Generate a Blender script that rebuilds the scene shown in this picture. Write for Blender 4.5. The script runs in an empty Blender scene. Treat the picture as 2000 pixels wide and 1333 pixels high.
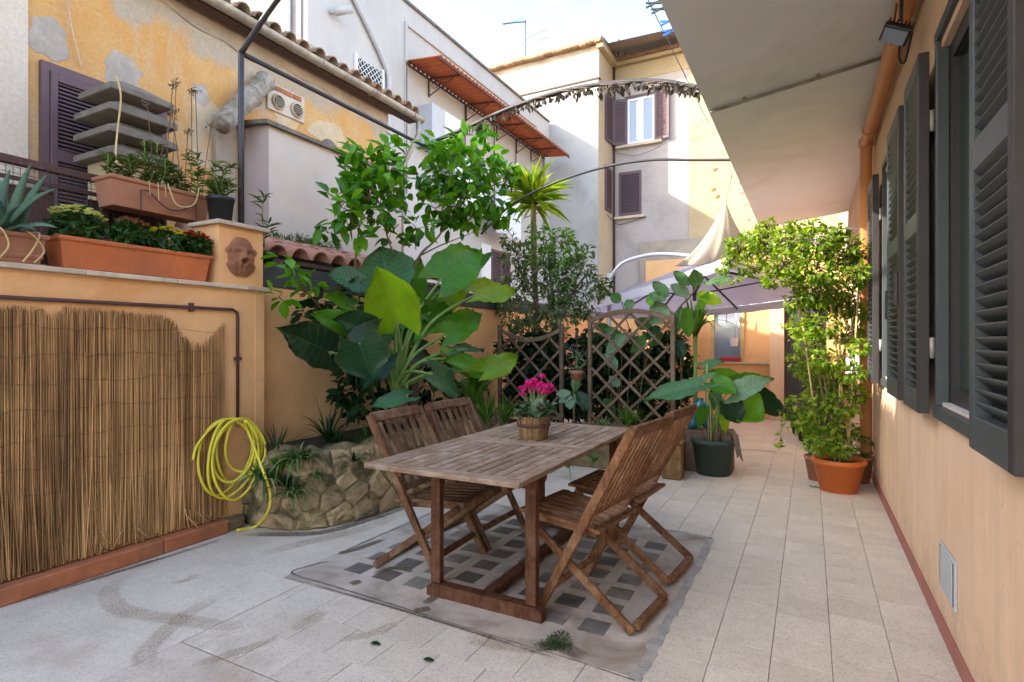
import bpy, math, random
import numpy as np
from mathutils import Vector, Matrix, Quaternion
random.seed(7); rng = np.random.default_rng(7)
R = math.radians
scene = bpy.context.scene
COL = scene.collection

# ------------------------------------------------------------------ camera, sky, sun, exposure
FPX, EYE, HORY, CXP = 1100.0, 1.38, 668.0, 1000.0          # focal length and horizon in pixels of the 2000 px photograph
YAW = math.atan(582 / FPX)
SA, CA = math.sin(YAW), math.cos(YAW)
cam_d = bpy.data.cameras.new('camera'); cam = bpy.data.objects.new('camera', cam_d); COL.objects.link(cam)
cam_d.sensor_width = 36.0; cam_d.lens = 36.0 * FPX / 2000.0
cam_d.shift_y = (HORY - 666.5) / 2000.0
cam_d.clip_start = 0.05; cam_d.clip_end = 2000
cam.location = (0, 0, EYE); cam.rotation_euler = (R(90), 0, YAW)
scene.camera = cam

SUN = Vector((-1.0, -0.8, 0.70)).normalized()               # towards the sun
world = bpy.data.worlds.new('World'); scene.world = world; world.use_nodes = True
wt = world.node_tree; wt.nodes.clear()
wo = wt.nodes.new('ShaderNodeOutputWorld'); wb = wt.nodes.new('ShaderNodeBackground')
sky = wt.nodes.new('ShaderNodeTexSky'); sky.sky_type = 'NISHITA'; sky.sun_disc = False
sky.sun_elevation = math.asin(SUN.z); sky.sun_rotation = math.atan2(SUN.x, SUN.y)
sky.air_density = 1.0; sky.dust_density = 1.6; sky.ozone_density = 1.0
wc = wt.nodes.new('ShaderNodeTexCoord'); wm = wt.nodes.new('ShaderNodeMapping'); wm.inputs['Scale'].default_value = (1.2, 1.2, 3.2)
wn = wt.nodes.new('ShaderNodeTexNoise'); wn.inputs['Scale'].default_value = 2.4; wn.inputs['Detail'].default_value = 9; wn.inputs['Roughness'].default_value = .62
wr = wt.nodes.new('ShaderNodeValToRGB'); wr.color_ramp.elements[0].position = .49; wr.color_ramp.elements[1].position = .84
wx = wt.nodes.new('ShaderNodeMix'); wx.data_type = 'RGBA'; wx.inputs[7].default_value = (3.4, 3.15, 2.8, 1)
wt.links.new(wc.outputs['Generated'], wm.inputs[0]); wt.links.new(wm.outputs[0], wn.inputs['Vector'])
wt.links.new(wn.outputs[0], wr.inputs[0]); wt.links.new(wr.outputs[0], wx.inputs[0])
wt.links.new(sky.outputs[0], wx.inputs[6]); wt.links.new(wx.outputs[2], wb.inputs[0])
wb.inputs[1].default_value = 0.15
wt.links.new(wb.outputs[0], wo.inputs[0])
sun_d = bpy.data.lights.new('sun', 'SUN'); sun_d.energy = 2.0; sun_d.angle = R(0.6); sun_d.color = (1, .93, .82)
sun = bpy.data.objects.new('sun', sun_d); COL.objects.link(sun); sun.location = (0, 0, 30)
sun.rotation_euler = SUN.to_track_quat('Z', 'Y').to_euler()
vs = scene.view_settings; vs.view_transform = 'Standard'; vs.look = 'None'; vs.exposure = 2.6; vs.gamma = 1
vs.use_curve_mapping = False

# ------------------------------------------------------------------ pixel -> point on a known plane
def at(x, y, X=None, Y=None, Z=None):
    u = (x - CXP) / FPX; v = (HORY - y) / FPX
    q = (-SA + u * CA, CA + u * SA, v)
    t = X / q[0] if X is not None else Y / q[1] if Y is not None else (Z - EYE) / q[2]
    return Vector((t * q[0], t * q[1], EYE + t * q[2]))

# ------------------------------------------------------------------ objects
ORG = {}
def tag(o, label=None, cat=None, group=None, kind=None):
    if label: o['label'] = label
    if cat: o['category'] = cat
    if group: o['group'] = group
    if kind: o['kind'] = kind
    return o
def T(name, label, cat, loc, group=None, kind=None):
    o = bpy.data.objects.new(name, None); COL.objects.link(o); o.location = loc; o.empty_display_size = .05
    ORG[o] = Vector(loc); tag(o, label, cat, group, kind); return o
def link(name, me, mat, parent=None, org=None, kind=None):
    o = bpy.data.objects.new(name, me); COL.objects.link(o)
    if mat is not None and not me.materials: me.materials.append(mat)
    if parent is not None: o.parent = parent; ORG[o] = ORG.get(parent, Vector())
    elif org is not None: o.location = org; ORG[o] = Vector(org)
    if kind: o['kind'] = kind
    return o
def copy_tree(o, parent=None):
    c = o.copy(); COL.objects.link(c); c.parent = parent
    for ch in list(o.children): copy_tree(ch, c)
    return c

class MB:
    def __init__(s): s.v = []; s.f = []
    def add(s, vs, fs):
        n = len(s.v); s.v += [tuple(p) for p in vs]; s.f += [tuple(i + n for i in f) for f in fs]; return s
    def box(s, a, b, ch=0.0):
        c = [(a[i] + b[i]) / 2 for i in range(3)]; h = [abs(b[i] - a[i]) / 2 for i in range(3)]
        return s.obox(Vector(c), h, Matrix.Identity(3), ch)
    def obox(s, c, h, m, ch=0.0):
        if ch <= 0:
            vs = [c + m @ Vector((x * h[0], y * h[1], z * h[2])) for x in (-1, 1) for y in (-1, 1) for z in (-1, 1)]
            return s.add(vs, [(0, 1, 3, 2), (4, 6, 7, 5), (0, 4, 5, 1), (2, 3, 7, 6), (0, 2, 6, 4), (1, 5, 7, 3)])
        ch = min(ch, min(h) * .9); vs = []; idx = {}
        for x in (-1, 1):
            for y in (-1, 1):
                for z in (-1, 1):
                    for ax in range(3):
                        p = [x * h[0], y * h[1], z * h[2]]
                        for k in range(3):
                            if k != ax: p[k] -= math.copysign(ch, p[k])
                        idx[(x, y, z, ax)] = len(vs); vs.append(c + m @ Vector(p))
        fs = []
        sg = (-1, 1)
        for ax in range(3):
            o1, o2 = [k for k in range(3) if k != ax]
            for t in sg:
                q = []
                for (a1, a2) in ((-1, -1), (1, -1), (1, 1), (-1, 1)):
                    k = [0, 0, 0]; k[ax] = t; k[o1] = a1; k[o2] = a2; q.append(idx[(*k, ax)])
                fs.append(tuple(q))
            for a1 in sg:                      # edges running along ax
                for a2 in sg:
                    k = [0, 0, 0]; k[o1] = a1; k[o2] = a2
                    kl = list(k); kl[ax] = -1; kh = list(k); kh[ax] = 1
                    fs.append((idx[(*kl, o1)], idx[(*kh, o1)], idx[(*kh, o2)], idx[(*kl, o2)]))
        for x in sg:
            for y in sg:
                for z in sg: fs.append((idx[(x, y, z, 0)], idx[(x, y, z, 1)], idx[(x, y, z, 2)]))
        return s.add(vs, fs)
    def bar(s, p0, p1, w, h, up=(0, 0, 1), ch=0.0):
        p0 = Vector(p0); p1 = Vector(p1); d = p1 - p0; L = d.length; d.normalize()
        sd = d.cross(Vector(up))
        if sd.length < 1e-4: sd = d.cross(Vector((1, 0, 0)))
        sd.normalize(); u2 = sd.cross(d)
        m = Matrix((d, sd, u2)).transposed()
        return s.obox((p0 + p1) / 2, (L / 2, w / 2, h / 2), m, ch)
    def tube(s, pts, r, n=8, cap=True):
        pts = [Vector(p) for p in pts]; rs = r if hasattr(r, '__len__') else [r] * len(pts)
        t = (pts[1] - pts[0]).normalized(); u = t.orthogonal().normalized(); vs = []
        for i, p in enumerate(pts):
            tt = (pts[min(i + 1, len(pts) - 1)] - pts[max(i - 1, 0)]).normalized()
            q = t.rotation_difference(tt); u = (q @ u).normalized(); t = tt; w = t.cross(u)
            vs += [p + (u * math.cos(2 * math.pi * k / n) + w * math.sin(2 * math.pi * k / n)) * rs[i] for k in range(n)]
        fs = [(i * n + k, i * n + (k + 1) % n, (i + 1) * n + (k + 1) % n, (i + 1) * n + k) for i in range(len(pts) - 1) for k in range(n)]
        if cap: fs += [tuple(range(n))[::-1], tuple(range((len(pts) - 1) * n, len(pts) * n))]
        return s.add(vs, fs)
    def lathe(s, prof, c=(0, 0, 0), n=24, cap_bottom=True):
        c = Vector(c); vs = []; m = len(prof)
        for (r, z) in prof: vs += [c + Vector((r * math.cos(2 * math.pi * k / n), r * math.sin(2 * math.pi * k / n), z)) for k in range(n)]
        fs = [(i * n + k, i * n + (k + 1) % n, (i + 1) * n + (k + 1) % n, (i + 1) * n + k) for i in range(m - 1) for k in range(n)]
        if cap_bottom: fs.append(tuple(range(n))[::-1])
        return s.add(vs, fs)
    def grid(s, fn, nu, nv, thick=0):
        vs = [fn(i / nu, j / nv) for i in range(nu + 1) for j in range(nv + 1)]
        fs = [(i * (nv + 1) + j, (i + 1) * (nv + 1) + j, (i + 1) * (nv + 1) + j + 1, i * (nv + 1) + j + 1) for i in range(nu) for j in range(nv)]
        return s.add(vs, fs)
    def mesh(s, name, org=None, smooth=False):
        v = np.array(s.v, dtype=float).reshape(-1, 3)
        if org is not None: v = v - np.array(org)[None, :]
        me = bpy.data.meshes.new(name); me.from_pydata(v.tolist(), [], s.f)
        if smooth: me.polygons.foreach_set('use_smooth', [True] * len(me.polygons))
        me.update(); return me
    def build(s, name, mat, parent=None, org=None, smooth=False, kind=None):
        og = ORG.get(parent) if parent is not None else org
        o = link(name, s.mesh(name, og, smooth), mat, parent, org, kind)
        return o
def part(name, mat, parent, fn, smooth=False, **k):
    m = MB(); fn(m); return m.build(name, mat, parent, smooth=smooth, **k)
def pbox(name, mat, parent, a, b, ch=0.0): return MB().box(a, b, ch).build(name, mat, parent)
def solo(name, mat, org, mb, label, cat, group=None, smooth=False, kind=None):
    o = mb.build(name, mat, None, org=org, smooth=smooth); return tag(o, label, cat, group, kind)
def subsurf(o, n=1, bev=0):
    if bev:
        b = o.modifiers.new('b', 'BEVEL'); b.width = bev; b.segments = 2; b.limit_method = 'ANGLE'
    if n:
        m = o.modifiers.new('s', 'SUBSURF'); m.levels = n; m.render_levels = n
def solidify(o, t):
    m = o.modifiers.new('t', 'SOLIDIFY'); m.thickness = t; m.offset = 0; return o
def spline(pts, n=8):
    pts = [Vector(p) for p in pts]; out = []
    for i in range(len(pts) - 1):
        p0 = pts[max(i - 1, 0)]; p1 = pts[i]; p2 = pts[i + 1]; p3 = pts[min(i + 2, len(pts) - 1)]
        for k in range(n):
            t = k / n
            out.append(.5 * ((2 * p1) + (p2 - p0) * t + (2 * p0 - 5 * p1 + 4 * p2 - p3) * t * t + (3 * p1 - p0 - 3 * p2 + p3) * t ** 3))
    out.append(pts[-1]); return out

# ------------------------------------------------------------------ materials
class NT:
    def __init__(s, name):
        s.m = bpy.data.materials.new(name); s.m.use_nodes = True; s.t = s.m.node_tree; s.t.nodes.clear()
        s.out = s.n('OutputMaterial'); s.p = s.n('BsdfPrincipled'); s.l(s.p.outputs[0], s.out.inputs[0])
    def n(s, k, **kw):
        q = s.t.nodes.new('ShaderNode' + k)
        for a, b in kw.items(): setattr(q, a, b)
        return q
    def l(s, a, b): s.t.links.new(a, b)
    def coord(s, stretch=(1, 1, 1), rand=True):
        tc = s.n('TexCoord'); mp = s.n('Mapping'); mp.inputs['Scale'].default_value = stretch
        if rand:
            oi = s.n('ObjectInfo'); ml = s.n('Math', operation='MULTIPLY'); ml.inputs[1].default_value = 37.0
            s.l(oi.outputs['Random'], ml.inputs[0]); s.l(ml.outputs[0], mp.inputs['Location'])
        s.l(tc.outputs['Object'], mp.inputs['Vector']); return mp.outputs[0]
    def noise(s, vec, scale, detail=6, rough=.6, dist=0):
        q = s.n('TexNoise'); q.inputs['Scale'].default_value = scale; q.inputs['Detail'].default_value = detail
        q.inputs['Roughness'].default_value = rough; q.inputs['Distortion'].default_value = dist
        s.l(vec, q.inputs['Vector']); return q.outputs[0]
    def ramp(s, fac, stops):
        q = s.n('ValToRGB'); e = q.color_ramp.elements
        while len(e) < len(stops): e.new(.5)
        for k, (p, c) in enumerate(stops):
            e[k].position = p; e[k].color = (*c, 1) if hasattr(c, '__len__') else (c, c, c, 1)
        s.l(fac, q.inputs[0]); return q.outputs[0]
    def mix(s, fac, a, b, mode='MIX'):
        q = s.n('Mix', data_type='RGBA', blend_type=mode)
        for sock, val in ((q.inputs[0], fac), (q.inputs[6], a), (q.inputs[7], b)):
            if hasattr(val, 'is_output'): s.l(val, sock)
            elif hasattr(val, '__len__'): sock.default_value = (*val, 1)
            else: sock.default_value = val
        return q.outputs[2]
    def mul(s, col, fac):
        return s.mix(1.0, col, fac, 'MULTIPLY')
    def bump(s, h, strength, dist=.02):
        q = s.n('Bump'); q.inputs['Strength'].default_value = strength; q.inputs['Distance'].default_value = dist
        s.l(h, q.inputs['Height']); s.l(q.outputs[0], s.p.inputs['Normal'])
    def done(s, col, rough=.7, metal=0, spec=.4):
        if hasattr(col, 'is_output'): s.l(col, s.p.inputs['Base Color'])
        else: s.p.inputs['Base Color'].default_value = (*col, 1)
        if hasattr(rough, 'is_output'): s.l(rough, s.p.inputs['Roughness'])
        else: s.p.inputs['Roughness'].default_value = rough
        s.p.inputs['Metallic'].default_value = metal; s.p.inputs['Specular IOR Level'].default_value = spec
        return s.m
def mul3(c, k): return tuple(min(1, x * k) for x in c)
def M(name, c, var=.25, scale=4, rough=.7, bump=.15, bscale=30, metal=0, spec=.4, stretch=(1, 1, 1), stain=None, sscale=1.2, samt=(.5, .72), orand=.0, irand=.0):
    """one base colour with noise variation, fine relief and optional stains of a second colour"""
    t = NT(name); v = t.coord(stretch)
    col = t.ramp(t.noise(v, scale, 8, .65), [(.25, mul3(c, 1 - var)), (.75, mul3(c, 1 + var))])
    if stain:
        f = t.ramp(t.noise(v, sscale, 10, .68, .6), [(samt[0], 0.0), (samt[1], 1.0)]); col = t.mix(f, col, stain)
    if orand:
        oi = t.n('ObjectInfo'); col = t.mul(col, t.ramp(oi.outputs['Random'], [(0, 1 - orand), (1, 1.0)]))
    if irand:
        g = t.n('NewGeometry'); col = t.mul(col, t.ramp(g.outputs['Random Per Island'], [(0, 1 - irand), (1, 1.0)]))
    if bump: t.bump(t.noise(v, bscale, 6, .65), bump)
    return t.done(col, rough, metal, spec)
def leafmat(name, c1, c2, c3=None, trans=.3, rough=.42, veins=None, spec=.22):
    t = NT(name); g = t.n('NewGeometry'); oi = t.n('ObjectInfo')
    ad = t.n('Math', operation='ADD'); t.l(g.outputs['Random Per Island'], ad.inputs[0]); t.l(oi.outputs['Random'], ad.inputs[1])
    fr = t.n('Math', operation='FRACT'); t.l(ad.outputs[0], fr.inputs[0])
    stops = [(0, c1), (.6, c2)] + ([(1, c3)] if c3 else [])
    col = t.ramp(fr.outputs[0], stops)
    v = t.coord(); col = t.mul(col, t.ramp(t.noise(v, 9, 4), [(.3, .72), (.7, 1.0)]))
    if veins:
        uv = t.n('UVMap'); sx = t.n('SeparateXYZ'); t.l(uv.outputs[0], sx.inputs[0])
        def mth(op, a, b=None):
            q = t.n('Math', operation=op)
            for sck, val in ((q.inputs[0], a), (q.inputs[1], b)):
                if val is None: continue
                if hasattr(val, 'is_output'): t.l(val, sck)
                else: sck.default_value = val
            return q.outputs[0]
        s_ = mth('ABSOLUTE', mth('SUBTRACT', mth('MULTIPLY', sx.outputs[0], 2.0), 1.0))
        w = mth('SUBTRACT', mth('MULTIPLY', sx.outputs[1], 9.0), mth('MULTIPLY', s_, 2.0))
        lat = mth('ABSOLUTE', mth('SUBTRACT', mth('FRACT', w), .5))
        mid = mth('LESS_THAN', s_, .022)
        ln = mth('MAXIMUM', mid, mth('MULTIPLY', mth('LESS_THAN', lat, .05), .8))
        col = t.mix(ln, col, veins)
        ed = mth('ADD', mth('MULTIPLY', s_, .375), mth('MULTIPLY', t.noise(v, 17, 8, .75), .31))
        col = t.mix(t.ramp(ed, [(.51, 0.0), (.57, .85)]), col, (.16, .10, .03))
        col = t.mix(t.ramp(t.noise(v, 40, 6, .8), [(.68, 0.0), (.76, .5)]), col, (.20, .20, .06))
        t.bump(mth('SUBTRACT', 1.0, ln), .35, .006)
    t.done(col, rough, 0, spec)
    tr = t.n('BsdfTranslucent'); ms = t.n('MixShader'); ms.inputs[0].default_value = trans
    t.l(t.mix(1.0, col, (1.5, 1.35, .55), 'MULTIPLY'), tr.inputs[0])
    t.l(t.p.outputs[0], ms.inputs[1]); t.l(tr.outputs[0], ms.inputs[2]); t.l(ms.outputs[0], t.out.inputs[0])
    return t.m
def clothmat(name, c, trans=.45):
    t = NT(name); v = t.coord(); col = t.ramp(t.noise(v, 2.5, 6), [(.3, mul3(c, .92)), (.7, mul3(c, 1.05))]); t.bump(t.noise(v, 5, 4), .15, .03); t.done(col, .85, 0, .2)
    tr = t.n('BsdfTranslucent'); ms = t.n('MixShader'); ms.inputs[0].default_value = trans; t.l(col, tr.inputs[0])
    t.l(t.p.outputs[0], ms.inputs[1]); t.l(tr.outputs[0], ms.inputs[2]); t.l(ms.outputs[0], t.out.inputs[0]); return t.m
def wallmat(name, c, c2, dirt, z0, z1):
    t = NT(name); v = t.coord((1, 1, 1), False); vz = t.coord((5, 5, .5), False)
    col = t.mix(t.ramp(t.noise(v, 1.3, 9, .65), [(.4, 0.0), (.75, 1.0)]), c, c2)
    col = t.mul(col, t.ramp(t.noise(vz, 1.6, 8, .7), [(.35, .88), (.6, 1.0)]))
    tc = t.n('TexCoord'); sx = t.n('SeparateXYZ'); t.l(tc.outputs['Object'], sx.inputs[0])
    mr = t.n('MapRange'); mr.inputs[1].default_value = z0; mr.inputs[2].default_value = z1; mr.inputs[3].default_value = .32; mr.inputs[4].default_value = 0; t.l(sx.outputs[2], mr.inputs[0])
    ad = t.n('Math', operation='ADD'); t.l(mr.outputs[0], ad.inputs[0]); t.l(t.noise(v, 7, 9, .75), ad.inputs[1])
    col = t.mix(t.ramp(ad.outputs[0], [(.60, 0.0), (.92, .65)]), col, dirt)
    vo = t.n('TexVoronoi', feature='DISTANCE_TO_EDGE'); vo.inputs['Scale'].default_value = .9
    wv = t.n('VectorMath', operation='ADD'); nz = t.n('TexNoise'); nz.inputs['Scale'].default_value = 3; t.l(v, nz.inputs['Vector']); t.l(v, wv.inputs[0]); t.l(nz.outputs[1], wv.inputs[1]); t.l(wv.outputs[0], vo.inputs['Vector'])
    col = t.mix(t.ramp(vo.outputs[0], [(.0, .35), (.0035, 0.0)]), col, mul3(dirt, .7))
    t.bump(t.mix(.35, t.noise(v, 150, 4, .7), t.noise(v, 9, 6, .6)), .3, .012); return t.done(col, .88, 0, .15)
def peeled(name, base, deep, bare, bare2, zband=None, amt=(.56, .62), scale=.9, streak=.35):
    """old limewash: base colour washed in and out, with patches where the coat has come off"""
    t = NT(name); v = t.coord((1, 1, 1), False); vz = t.coord((3.2, 3.2, .55), False)
    col = t.mix(t.ramp(t.noise(v, 1.7, 9, .65), [(.35, 0.0), (.66, 1.0)]), base, deep)
    col = t.mix(t.ramp(t.noise(vz, 1.3, 8, .7), [(.5, 0.0), (.72, streak)]), col, bare2)
    n = t.noise(v, scale, 10, .58, .25)
    if zband:                                        # a ragged strip of bare render below the eaves
        tc = t.n('TexCoord'); sx = t.n('SeparateXYZ'); t.l(tc.outputs['Object'], sx.inputs[0])
        mr = t.n('MapRange'); mr.inputs[1].default_value = zband[0]; mr.inputs[2].default_value = zband[1]; mr.inputs[3].default_value = 0; mr.inputs[4].default_value = .30
        t.l(sx.outputs[2], mr.inputs[0]); ad = t.n('Math', operation='ADD'); t.l(n, ad.inputs[0]); t.l(mr.outputs[0], ad.inputs[1]); n = ad.outputs[0]
    f = t.ramp(n, [(amt[0], 0.0), (amt[1], 1.0)])
    rough_c = t.mix(t.noise(v, 14, 8, .7), bare, bare2)
    col = t.mix(f, col, rough_c)
    col = t.mul(col, t.ramp(t.noise(v, 32, 6, .7), [(.3, .8), (.6, 1.0)]))
    h = t.mix(.5, t.noise(v, 24, 8, .7), f)
    t.bump(h, .4, .02); return t.done(col, .9, 0, .15)
# ------------------------------------------------------------------ the palette
def floormat(name, c, speck, stain, samt, dirt):
    t = NT(name); v = t.coord()
    col = t.ramp(t.noise(v, 3.2, 8, .65), [(.3, mul3(c, .86)), (.7, mul3(c, 1.06))])
    vo = t.n('TexVoronoi'); vo.inputs['Scale'].default_value = 150; t.l(v, vo.inputs['Vector'])
    col = t.mix(t.ramp(vo.outputs['Color'], [(.60, 0.0), (.9, .55)]), col, speck)
    tw = t.coord((1, 1, 1), False)
    col = t.mix(t.ramp(t.noise(tw, 1.1, 10, .7, .4), [(samt, 0.0), (samt + .16, dirt)]), col, stain)
    oi = t.n('ObjectInfo'); col = t.mul(col, t.ramp(oi.outputs['Random'], [(0, (.92, .905, .89)), (.5, (.97, .96, .94)), (1, (1, 1, 1))]))
    t.bump(t.noise(v, 70, 5, .7), .12, .006)
    return t.done(col, t.ramp(t.noise(v, 5, 5), [(.3, .42), (.7, .75)]), 0, .4)
MAT = {}
MAT['tile'] = floormat('terrazzo_tile', (.69, .59, .47), (.30, .27, .24), (.31, .215, .13), .53, .6)
MAT['screed'] = floormat('worn_screed', (.71, .605, .485), (.34, .30, .26), (.35, .25, .155), .53, .6)
MAT['grout'] = M('grout', (.16, .14, .12), .4, 9, .95)
MAT['panelcem'] = M('panel_cement', (.50, .42, .34), .25, 5, .8, .25, 60, stain=(.20, .13, .08), sscale=2.2, samt=(.5, .75))
MAT['glassblock'] = M('dirty_glass_block', (.27, .235, .205), .5, 9, .35, .15, 40, spec=.5, orand=.6)
MAT['rwall'] = wallmat('pale_apricot_render', (.78, .545, .365), (.70, .46, .29), (.42, .30, .20), 0.0, .5)
MAT['gwall'] = M('apricot_render', (.82, .46, .205), .10, 2.2, .85, .35, 60, stain=(.66, .31, .11), sscale=.9, samt=(.50, .74))
MAT['soffit'] = M('white_soffit', (.86, .855, .855), .05, 1.2, .8, .12, 60, stain=(.68, .66, .64), sscale=.8, samt=(.5, .8))
MAT['skirt'] = M('red_skirting', (.33, .115, .085), .2, 6, .6, .1, 50)
MAT['kerb'] = M('terracotta_kerb', (.42, .135, .055), .28, 7, .75, .3, 60, stain=(.22, .11, .05), sscale=3, samt=(.5, .72))
MAT['coping'] = M('travertine_coping', (.62, .50, .36), .2, 8, .7, .25, 60, stain=(.34, .26, .17), sscale=5, samt=(.52, .72), orand=.2)
MAT['pipeorange'] = M('orange_painted_pipe', (.62, .26, .10), .12, 5, .5, .06, 40)
MAT['shutter'] = M('dark_grey_shutter', (.060, .069, .074), .15, 6, .42, .05, 90, spec=.35)
MAT['shutteredge'] = M('brown_black_stile', (.035, .030, .030), .2, 9, .5, .05, 60)
MAT['purple'] = M('plum_brown_shutter', (.135, .08, .088), .15, 5, .6, .1, 60, orand=.12)
MAT['dark'] = M('dark_interior', (.012, .014, .014), .2, 4, .8, 0)
def glassm(name, c, rough=.04):
    t = NT(name); t.bump(t.noise(t.coord(), 3, 2), .03, .02); t.done(c, rough, 0, .8); return t.m
MAT['pane'] = glassm('dark_window_pane', (.010, .030, .020))
MAT['panepale'] = glassm('pale_window_pane', (.22, .27, .33), .08)
MAT['whiteframe'] = M('white_window_frame', (.74, .73, .72), .06, 5, .45, .03)
MAT['stonesill'] = M('marble_sill', (.60, .57, .53), .15, 12, .5, .1)
MAT['curtain'] = M('beige_reveal', (.50, .42, .28), .1, 4, .9, .1)
MAT['iron'] = M('dark_iron', (.035, .032, .034), .3, 14, .5, .2, 60, spec=.5)
MAT['rust'] = M('rusty_brown_iron', (.085, .04, .032), .4, 12, .7, .3, 70)
MAT['galv'] = M('weathered_zinc', (.36, .33, .28), .35, 6, .55, .2, 30, metal=.35, stain=(.20, .16, .11), sscale=4, samt=(.48, .7))
MAT['pvc'] = M('grey_plastic_pipe', (.47, .46, .46), .12, 5, .55, .05)
MAT['ochre'] = peeled('ochre_limewash', (.64, .40, .175), (.60, .295, .08), (.34, .285, .225), (.58, .47, .34), zband=(4.15, 4.95), amt=(.535, .60), streak=.65)
MAT['cream'] = peeled('cream_limewash', (.64, .54, .42), (.70, .60, .48), (.46, .39, .31), (.66, .58, .48), amt=(.6, .68))
MAT['annex'] = M('white_annex_render', (.58, .50, .415), .08, 2, .85, .2, 60, stain=(.44, .40, .36), sscale=1.6, samt=(.60, .68))
MAT['annexside'] = M('pinkish_annex_render', (.52, .41, .37), .1, 2, .85, .2, 60)
MAT['whitewall'] = M('white_facade', (.50, .465, .43), .07, 1.1, .85, .15, 30, stretch=(1, 1, .5), stain=(.39, .355, .325), sscale=.9, samt=(.5, .8))
MAT['greywall'] = M('grey_stained_render', (.26, .235, .23), .3, 1.6, .9, .2, 30, stretch=(1, 1, .3), stain=(.14, .12, .12), sscale=1.3, samt=(.45, .7))
MAT['farbeige'] = M('rough_beige_render', (.38, .31, .235), .3, 1.4, .95, .5, 12, stain=(.22, .17, .125), sscale=1.6, samt=(.56, .74))
MAT['farwhite'] = M('far_white_render', (.45, .435, .41), .12, .9, .9, .15, 12, stain=(.34, .32, .30), sscale=.7, samt=(.52, .75))
MAT['fargrey'] = M('far_mauve_render', (.42, .36, .325), .14, .8, .9, .15, 12, stain=(.31, .265, .235), sscale=.9, samt=(.5, .72))
MAT['faryellow'] = M('far_yellow_render', (.43, .325, .18), .16, .8, .9, .15, 12, stain=(.33, .245, .15), sscale=1.0, samt=(.5, .72))
MAT['fartan'] = M('far_tan_reveal', (.45, .34, .22), .14, .8, .9, .15, 12)
MAT['rooftile'] = M('old_clay_tile', (.36, .20, .125), .4, 12, .9, .4, 60, stain=(.25, .23, .15), sscale=7, samt=(.46, .62), orand=.35)
MAT['shedtile'] = M('pink_clay_tile', (.52, .25, .17), .25, 10, .85, .3, 60, orand=.25)
MAT['awning'] = M('brick_red_corrugated', (.52, .135, .045), .22, 7, .65, .1, 40)
MAT['concrete'] = M('chimney_concrete', (.19, .16, .125), .28, 9, .9, .4, 70, stain=(.12, .105, .08), sscale=4, samt=(.48, .7))
MAT['greycem'] = M('grey_cement_strip', (.37, .335, .295), .35, 14, .9, .5, 60)
MAT['ductm'] = M('mossy_flue_render', (.36, .31, .25), .5, 13, .95, .9, 22, stain=(.15, .13, .075), sscale=5, samt=(.46, .64))
MAT['terra'] = M('terracotta', (.52, .145, .045), .15, 6, .65, .12, 50, stain=(.36, .12, .05), sscale=4, samt=(.5, .75))
MAT['browner'] = M('brown_plastic_planter', (.36, .155, .085), .15, 5, .6, .1, 40)
MAT['clay'] = M('clay_mask', (.27, .115, .06), .3, 20, .85, .4, 60)
MAT['orangepot'] = M('orange_plastic_pot', (.62, .155, .03), .08, 4, .45, .04)
MAT['greenpot'] = M('dark_green_pot', (.035, .06, .045), .25, 60, .6, .15, 120)
MAT['blackpot'] = M('black_plastic_pot', (.018, .018, .019), .2, 6, .45, .04)
MAT['soil'] = M('dark_soil', (.05, .032, .02), .5, 30, .95, .8, 60)
MAT['membrane'] = M('dark_grey_flashing', (.055, .058, .065), .2, 4, .7, .1, 30)
def woodmat(name, c, dark, grey, orand=.25, rough=.72, along=(14, 14, 1.2)):
    t = NT(name); v = t.coord(along)
    col = t.mix(t.ramp(t.noise(v, 3.0, 9, .7, .3), [(.32, 0.0), (.68, 1.0)]), dark, c)
    v2 = t.coord(); col = t.mix(t.ramp(t.noise(v2, 6, 9, .7), [(.46, 0.0), (.66, .7)]), col, grey); col = t.mix(t.ramp(t.noise(v2, 38, 8, .8), [(.56, 0.0), (.66, .75)]), col, mul3(grey, 1.15)); col = t.mix(t.ramp(t.noise(v2, 13, 9, .75), [(.56, 0.0), (.72, .8)]), col, mul3(dark, .6))
    oi = t.n('ObjectInfo'); col = t.mul(col, t.ramp(oi.outputs['Random'], [(0, 1 - orand), (1, 1.0)]))
    t.bump(t.noise(v, 7, 6, .7), .35, .004); return t.done(col, rough, 0, .18)
MAT['teak_y'] = woodmat('weathered_teak_lengthwise', (.37, .24, .15), (.17, .095, .055), (.48, .38, .285), along=(14, 1.2, 14))
MAT['teak_x'] = woodmat('weathered_teak_crosswise', (.37, .24, .15), (.17, .095, .055), (.48, .38, .285), along=(1.2, 14, 14))
MAT['leg'] = woodmat('red_brown_wood', (.135, .05, .022), (.05, .02, .01), (.20, .095, .055))
MAT['chairdark'] = woodmat('brown_chair_wood', (.20, .092, .043), (.07, .03, .015), (.33, .21, .13))
MAT['chairwarm'] = woodmat('warm_chair_wood', (.27, .118, .048), (.09, .034, .015), (.40, .23, .125))
MAT['trellis'] = woodmat('grey_brown_lattice', (.19, .125, .078), (.09, .058, .036), (.27, .20, .145))
MAT['barrel'] = woodmat('barrel_wood', (.32, .185, .07), (.13, .065, .025), (.36, .24, .12))
MAT['barkwood'] = M('bark', (.15, .105, .07), .4, 16, .9, .7, 40)
MAT['twig'] = M('green_brown_twig', (.13, .095, .045), .3, 10, .8, .3, 40)
MAT['stemgreen'] = M('green_stem', (.16, .26, .055), .25, 6, .5, .1, 30)
MAT['cane'] = M('bamboo_cane', (.55, .40, .17), .2, 9, .6, .15, 30)
MAT['reed'] = M('reed', (.84, .415, .155), .35, 5, .8, .3, 60, stretch=(1, 1, .35), stain=(.26, .12, .04), sscale=1.7, samt=(.45, .70), irand=.68)
MAT['wire'] = M('thin_rusty_wire', (.10, .06, .035), .2, 9, .7, 0)
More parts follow.
